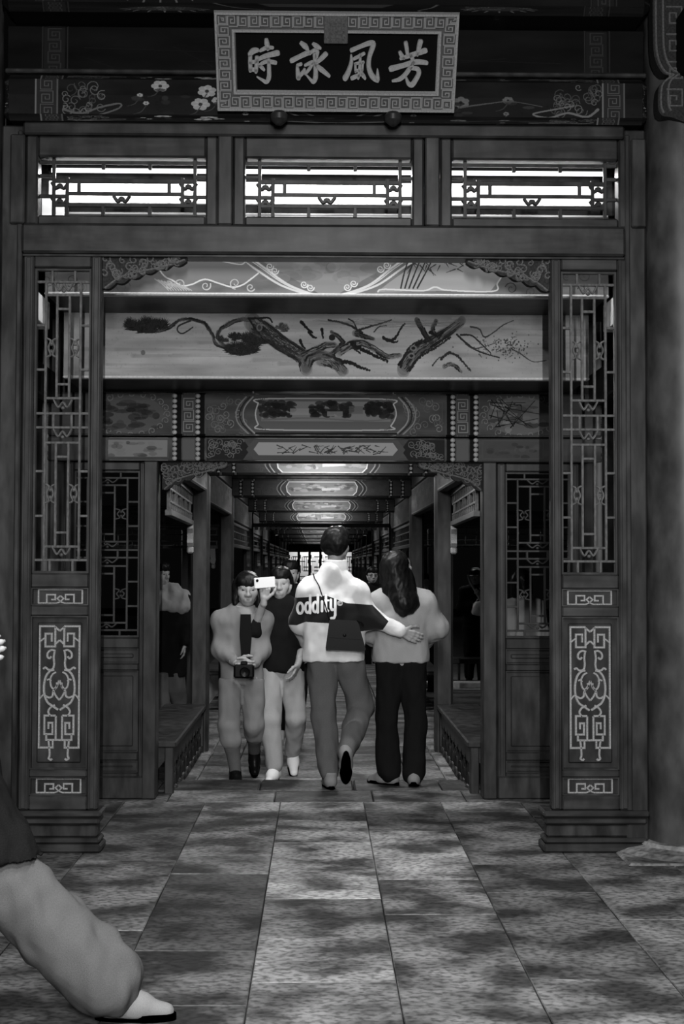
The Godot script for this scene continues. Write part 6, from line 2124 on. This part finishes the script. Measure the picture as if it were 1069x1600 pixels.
	# --- the visitor with cap and white bag by the outer gallery
	person("visitor in a dark cap and black jacket by the right outer gallery", Vector3(2.40, -0.3, -14.35), {"head": Vector3(0.0, 1.64, 0.02), "shL": Vector3(-0.18, 1.42, 0), "shR": Vector3(0.17, 1.42, 0), "elL": Vector3(-0.23, 1.17, 0.04), "wrL": Vector3(-0.04, 1.22, 0.2), "elR": Vector3(0.22, 1.2, 0.06), "wrR": Vector3(0.08, 1.34, 0.22), "hipL": Vector3(-0.085, 0.88, 0), "hipR": Vector3(0.085, 0.88, 0), "knL": Vector3(-0.09, 0.48, 0.03), "anL": Vector3(-0.1, 0.088, 0.0), "knR": Vector3(0.09, 0.48, 0.03), "anR": Vector3(0.1, 0.088, 0.0)}, {
		"cell": 0.022, "yaw": -0.35, "pitch": 0.2, "hem": 0.84, "torso": [0.12, 0.13, 0.075], "top": M.cloth_black, "trousers": M.cloth_black, "hair": "cap", "cap_mat": M.cloth_grey, "shoes": [["L", 0.0, 0.0], ["R", 0.1, 0.0]], "shoe": M.leather, "hand_cell": 0.007, "hands": [[Vector3(-0.03, 1.225, 0.21), Vector3(0.9, 0.2, 0.1), Vector3(0, 0, -1), Vector3(0, 1, 0), 0.6], [Vector3(0.07, 1.35, 0.225), Vector3(-0.7, 0.6, 0.1), Vector3(0, 0, -1), Vector3(0.3, 1, 0), 0.6]]})
	var wb := thing("sling_bag", "round white bag slung on a pale strap from the visitor in the cap", "bag", Vector3(2.48, 0.87, -14.12))
	var wm := MB.new()
	Nets.add(wm, [[Vector3(-0.05, 0, 0), Vector3(0.06, 0.02, 0), 0.1, 0.1], [Vector3(-0.12, -0.07, 0), Vector3(0.1, -0.08, 0), 0.045, 0.06]], 0.016, 0.05, Rect2(-1, 0, 2, 2), 0.004)
	put("pouch", wm.mesh(), M.cloth_white, wb)
	var ws := MB.new()
	ws.tube([Vector3(-0.02, 0.1, 0.0), Vector3(-0.1, 0.26, -0.06), Vector3(-0.18, 0.4, -0.1), Vector3(-0.2, 0.5, -0.17)], [0.02], 8)
	put("strap", ws.mesh(), M.cloth_pale, wb)
	# --- the passer-by outside on the left
	person("passer-by in a long dark coat beyond the left bench", Vector3(-1.67, -0.3, -7.75), {"head": Vector3(-0.07, 1.72, 0.03), "shL": Vector3(-0.15, 1.47, 0), "shR": Vector3(0.17, 1.47, 0), "elL": Vector3(-0.2, 1.2, 0), "wrL": Vector3(-0.16, 0.98, 0.1), "elR": Vector3(0.22, 1.2, 0.02), "wrR": Vector3(0.2, 0.98, 0.12), "hipL": Vector3(-0.085, 0.9, 0), "hipR": Vector3(0.085, 0.9, 0), "knL": Vector3(-0.06, 0.5, 0.08), "anL": Vector3(-0.02, 0.088, 0.1), "knR": Vector3(0.1, 0.5, 0.0), "anR": Vector3(0.16, 0.1, -0.15)}, {
		"cell": 0.02, "yaw": 0.9, "hem": 0.62, "torso": [0.13, 0.13, 0.08], "top": M.cloth_black, "top_name": "coat", "trousers": M.cloth_grey, "hair": "short", "shoes": [["L", 0.2, 0.0], ["R", 0.3, 0.4]], "shoe": M.leather, "hand_cell": 0.007, "hands": [[Vector3(-0.16, 0.97, 0.1), Vector3(0, -1, 0.1), Vector3(1, 0, 0), Vector3(0, 0, 1), 0.4], [Vector3(0.2, 0.97, 0.12), Vector3(0, -1, 0.1), Vector3(-1, 0, 0), Vector3(0, 0, 1), 0.4]]})
	var sh := thing("shawl", "pale shawl round the shoulders of the passer-by on the left", "shawl", Vector3(-1.67, -0.25, -7.75))
	var sm := MB.new()
	Nets.add(sm, [[Vector3(-0.12, 1.45, 0.02), Vector3(0.16, 1.42, 0.02), 0.10, 0.095], [Vector3(-0.12, 1.36, 0.05), Vector3(0.17, 1.33, 0.05), 0.10, 0.09], [Vector3(-0.05, 1.54, 0.0), Vector3(0.05, 1.54, 0.0), 0.085, 0.085], ["cut", 1.58, -1.0]], 0.018, 0.05, Rect2(-1, 0, 2, 2), 0.012, 10.0)
	put("cloth", sm.mesh(), M.cloth_pale, sh)

	person("passer-by in a pale coat outside, seen through the lattice of the right door leaf", Vector3(1.99, -0.3, -6.4), {"head": Vector3(0, 1.66, 0), "shL": Vector3(-0.15, 1.42, 0), "shR": Vector3(0.15, 1.42, 0), "elL": Vector3(-0.2, 1.16, 0), "wrL": Vector3(-0.18, 0.94, 0.1), "elR": Vector3(0.2, 1.16, 0.02), "wrR": Vector3(0.18, 0.94, 0.1), "hipL": Vector3(-0.085, 0.88, 0), "hipR": Vector3(0.085, 0.88, 0), "knL": Vector3(-0.08, 0.48, 0.06), "anL": Vector3(-0.08, 0.088, 0.08), "knR": Vector3(0.09, 0.48, 0.0), "anR": Vector3(0.09, 0.1, -0.12)}, {
		"cell": 0.022, "yaw": PI - 0.5, "hem": 0.7, "torso": [0.10, 0.10, 0.05], "top": M.cloth_pale, "top_name": "coat", "trousers": M.cloth_black, "hair": "bob", "shoes": [["L", PI, 0.0], ["R", PI, 0.3]], "shoe": M.leather, "hand_cell": 0.007, "hands": [[Vector3(-0.18, 0.93, 0.1), Vector3(0, -1, 0.1), Vector3(1, 0, 0), Vector3(0, 0, 1), 0.4], [Vector3(0.18, 0.93, 0.1), Vector3(0, -1, 0.1), Vector3(-1, 0, 0), Vector3(0, 0, 1), 0.4]]})
	# --- someone stepping into the frame from the left, close to the camera
	var F := {"head": Vector3(-0.84, 1.54, 0.0), "shL": Vector3(-0.86, 1.32, -0.16), "shR": Vector3(-0.82, 1.32, 0.17), "elL": Vector3(-0.88, 1.06, -0.2), "wrL": Vector3(-0.8, 0.86, -0.22), "elR": Vector3(-0.86, 1.08, 0.22), "wrR": Vector3(-0.70, 1.2, 0.2), "hipL": Vector3(-0.76, 0.86, -0.08), "hipR": Vector3(-0.78, 0.86, 0.08), "knL": Vector3(-0.8, 0.47, -0.1), "anL": Vector3(-0.98, 0.18, -0.1), "knR": Vector3(-0.585, 0.47, 0.08), "anR": Vector3(-0.19, 0.09, 0.05)}
	person("passer-by in a dark knee-length coat and wide pale trousers, stepping in at left edge", Vector3(-0.50, 0, 2.70), F, {
		"cell": 0.014, "yaw": PI * 0.5, "hem": 0.56, "torso": [0.13, 0.12, 0.04], "squash": 0.85, "skirt": [[Vector3(-0.78, 0.84, 0.07), Vector3(-0.60, 0.5, 0.08), 0.135, 0.16], [Vector3(-0.78, 0.84, -0.07), Vector3(-0.78, 0.5, -0.08), 0.13, 0.14]], "top": M.cloth_black, "top_name": "coat", "trousers": M.cloth_ghost, "leg": [0.10, 0.13, 0.13], "leg_to": 0.88, "shoes": [["L", PI * 0.5, 0.5], ["R", PI * 0.5, 0.0]], "shoe": M.cloth_mid, "hair": "short", "fold": 0.012,
		"hands": [[Vector3(-0.69, 1.205, 0.2), Vector3(0.8, 0.5, 0.1), Vector3(0, 0.3, -1), Vector3(0, 1, 0), 0.6], [Vector3(-0.8, 0.85, -0.22), Vector3(0.2, -1, 0), Vector3(0, 0, 1), Vector3(1, 0, 0), 0.4]]})
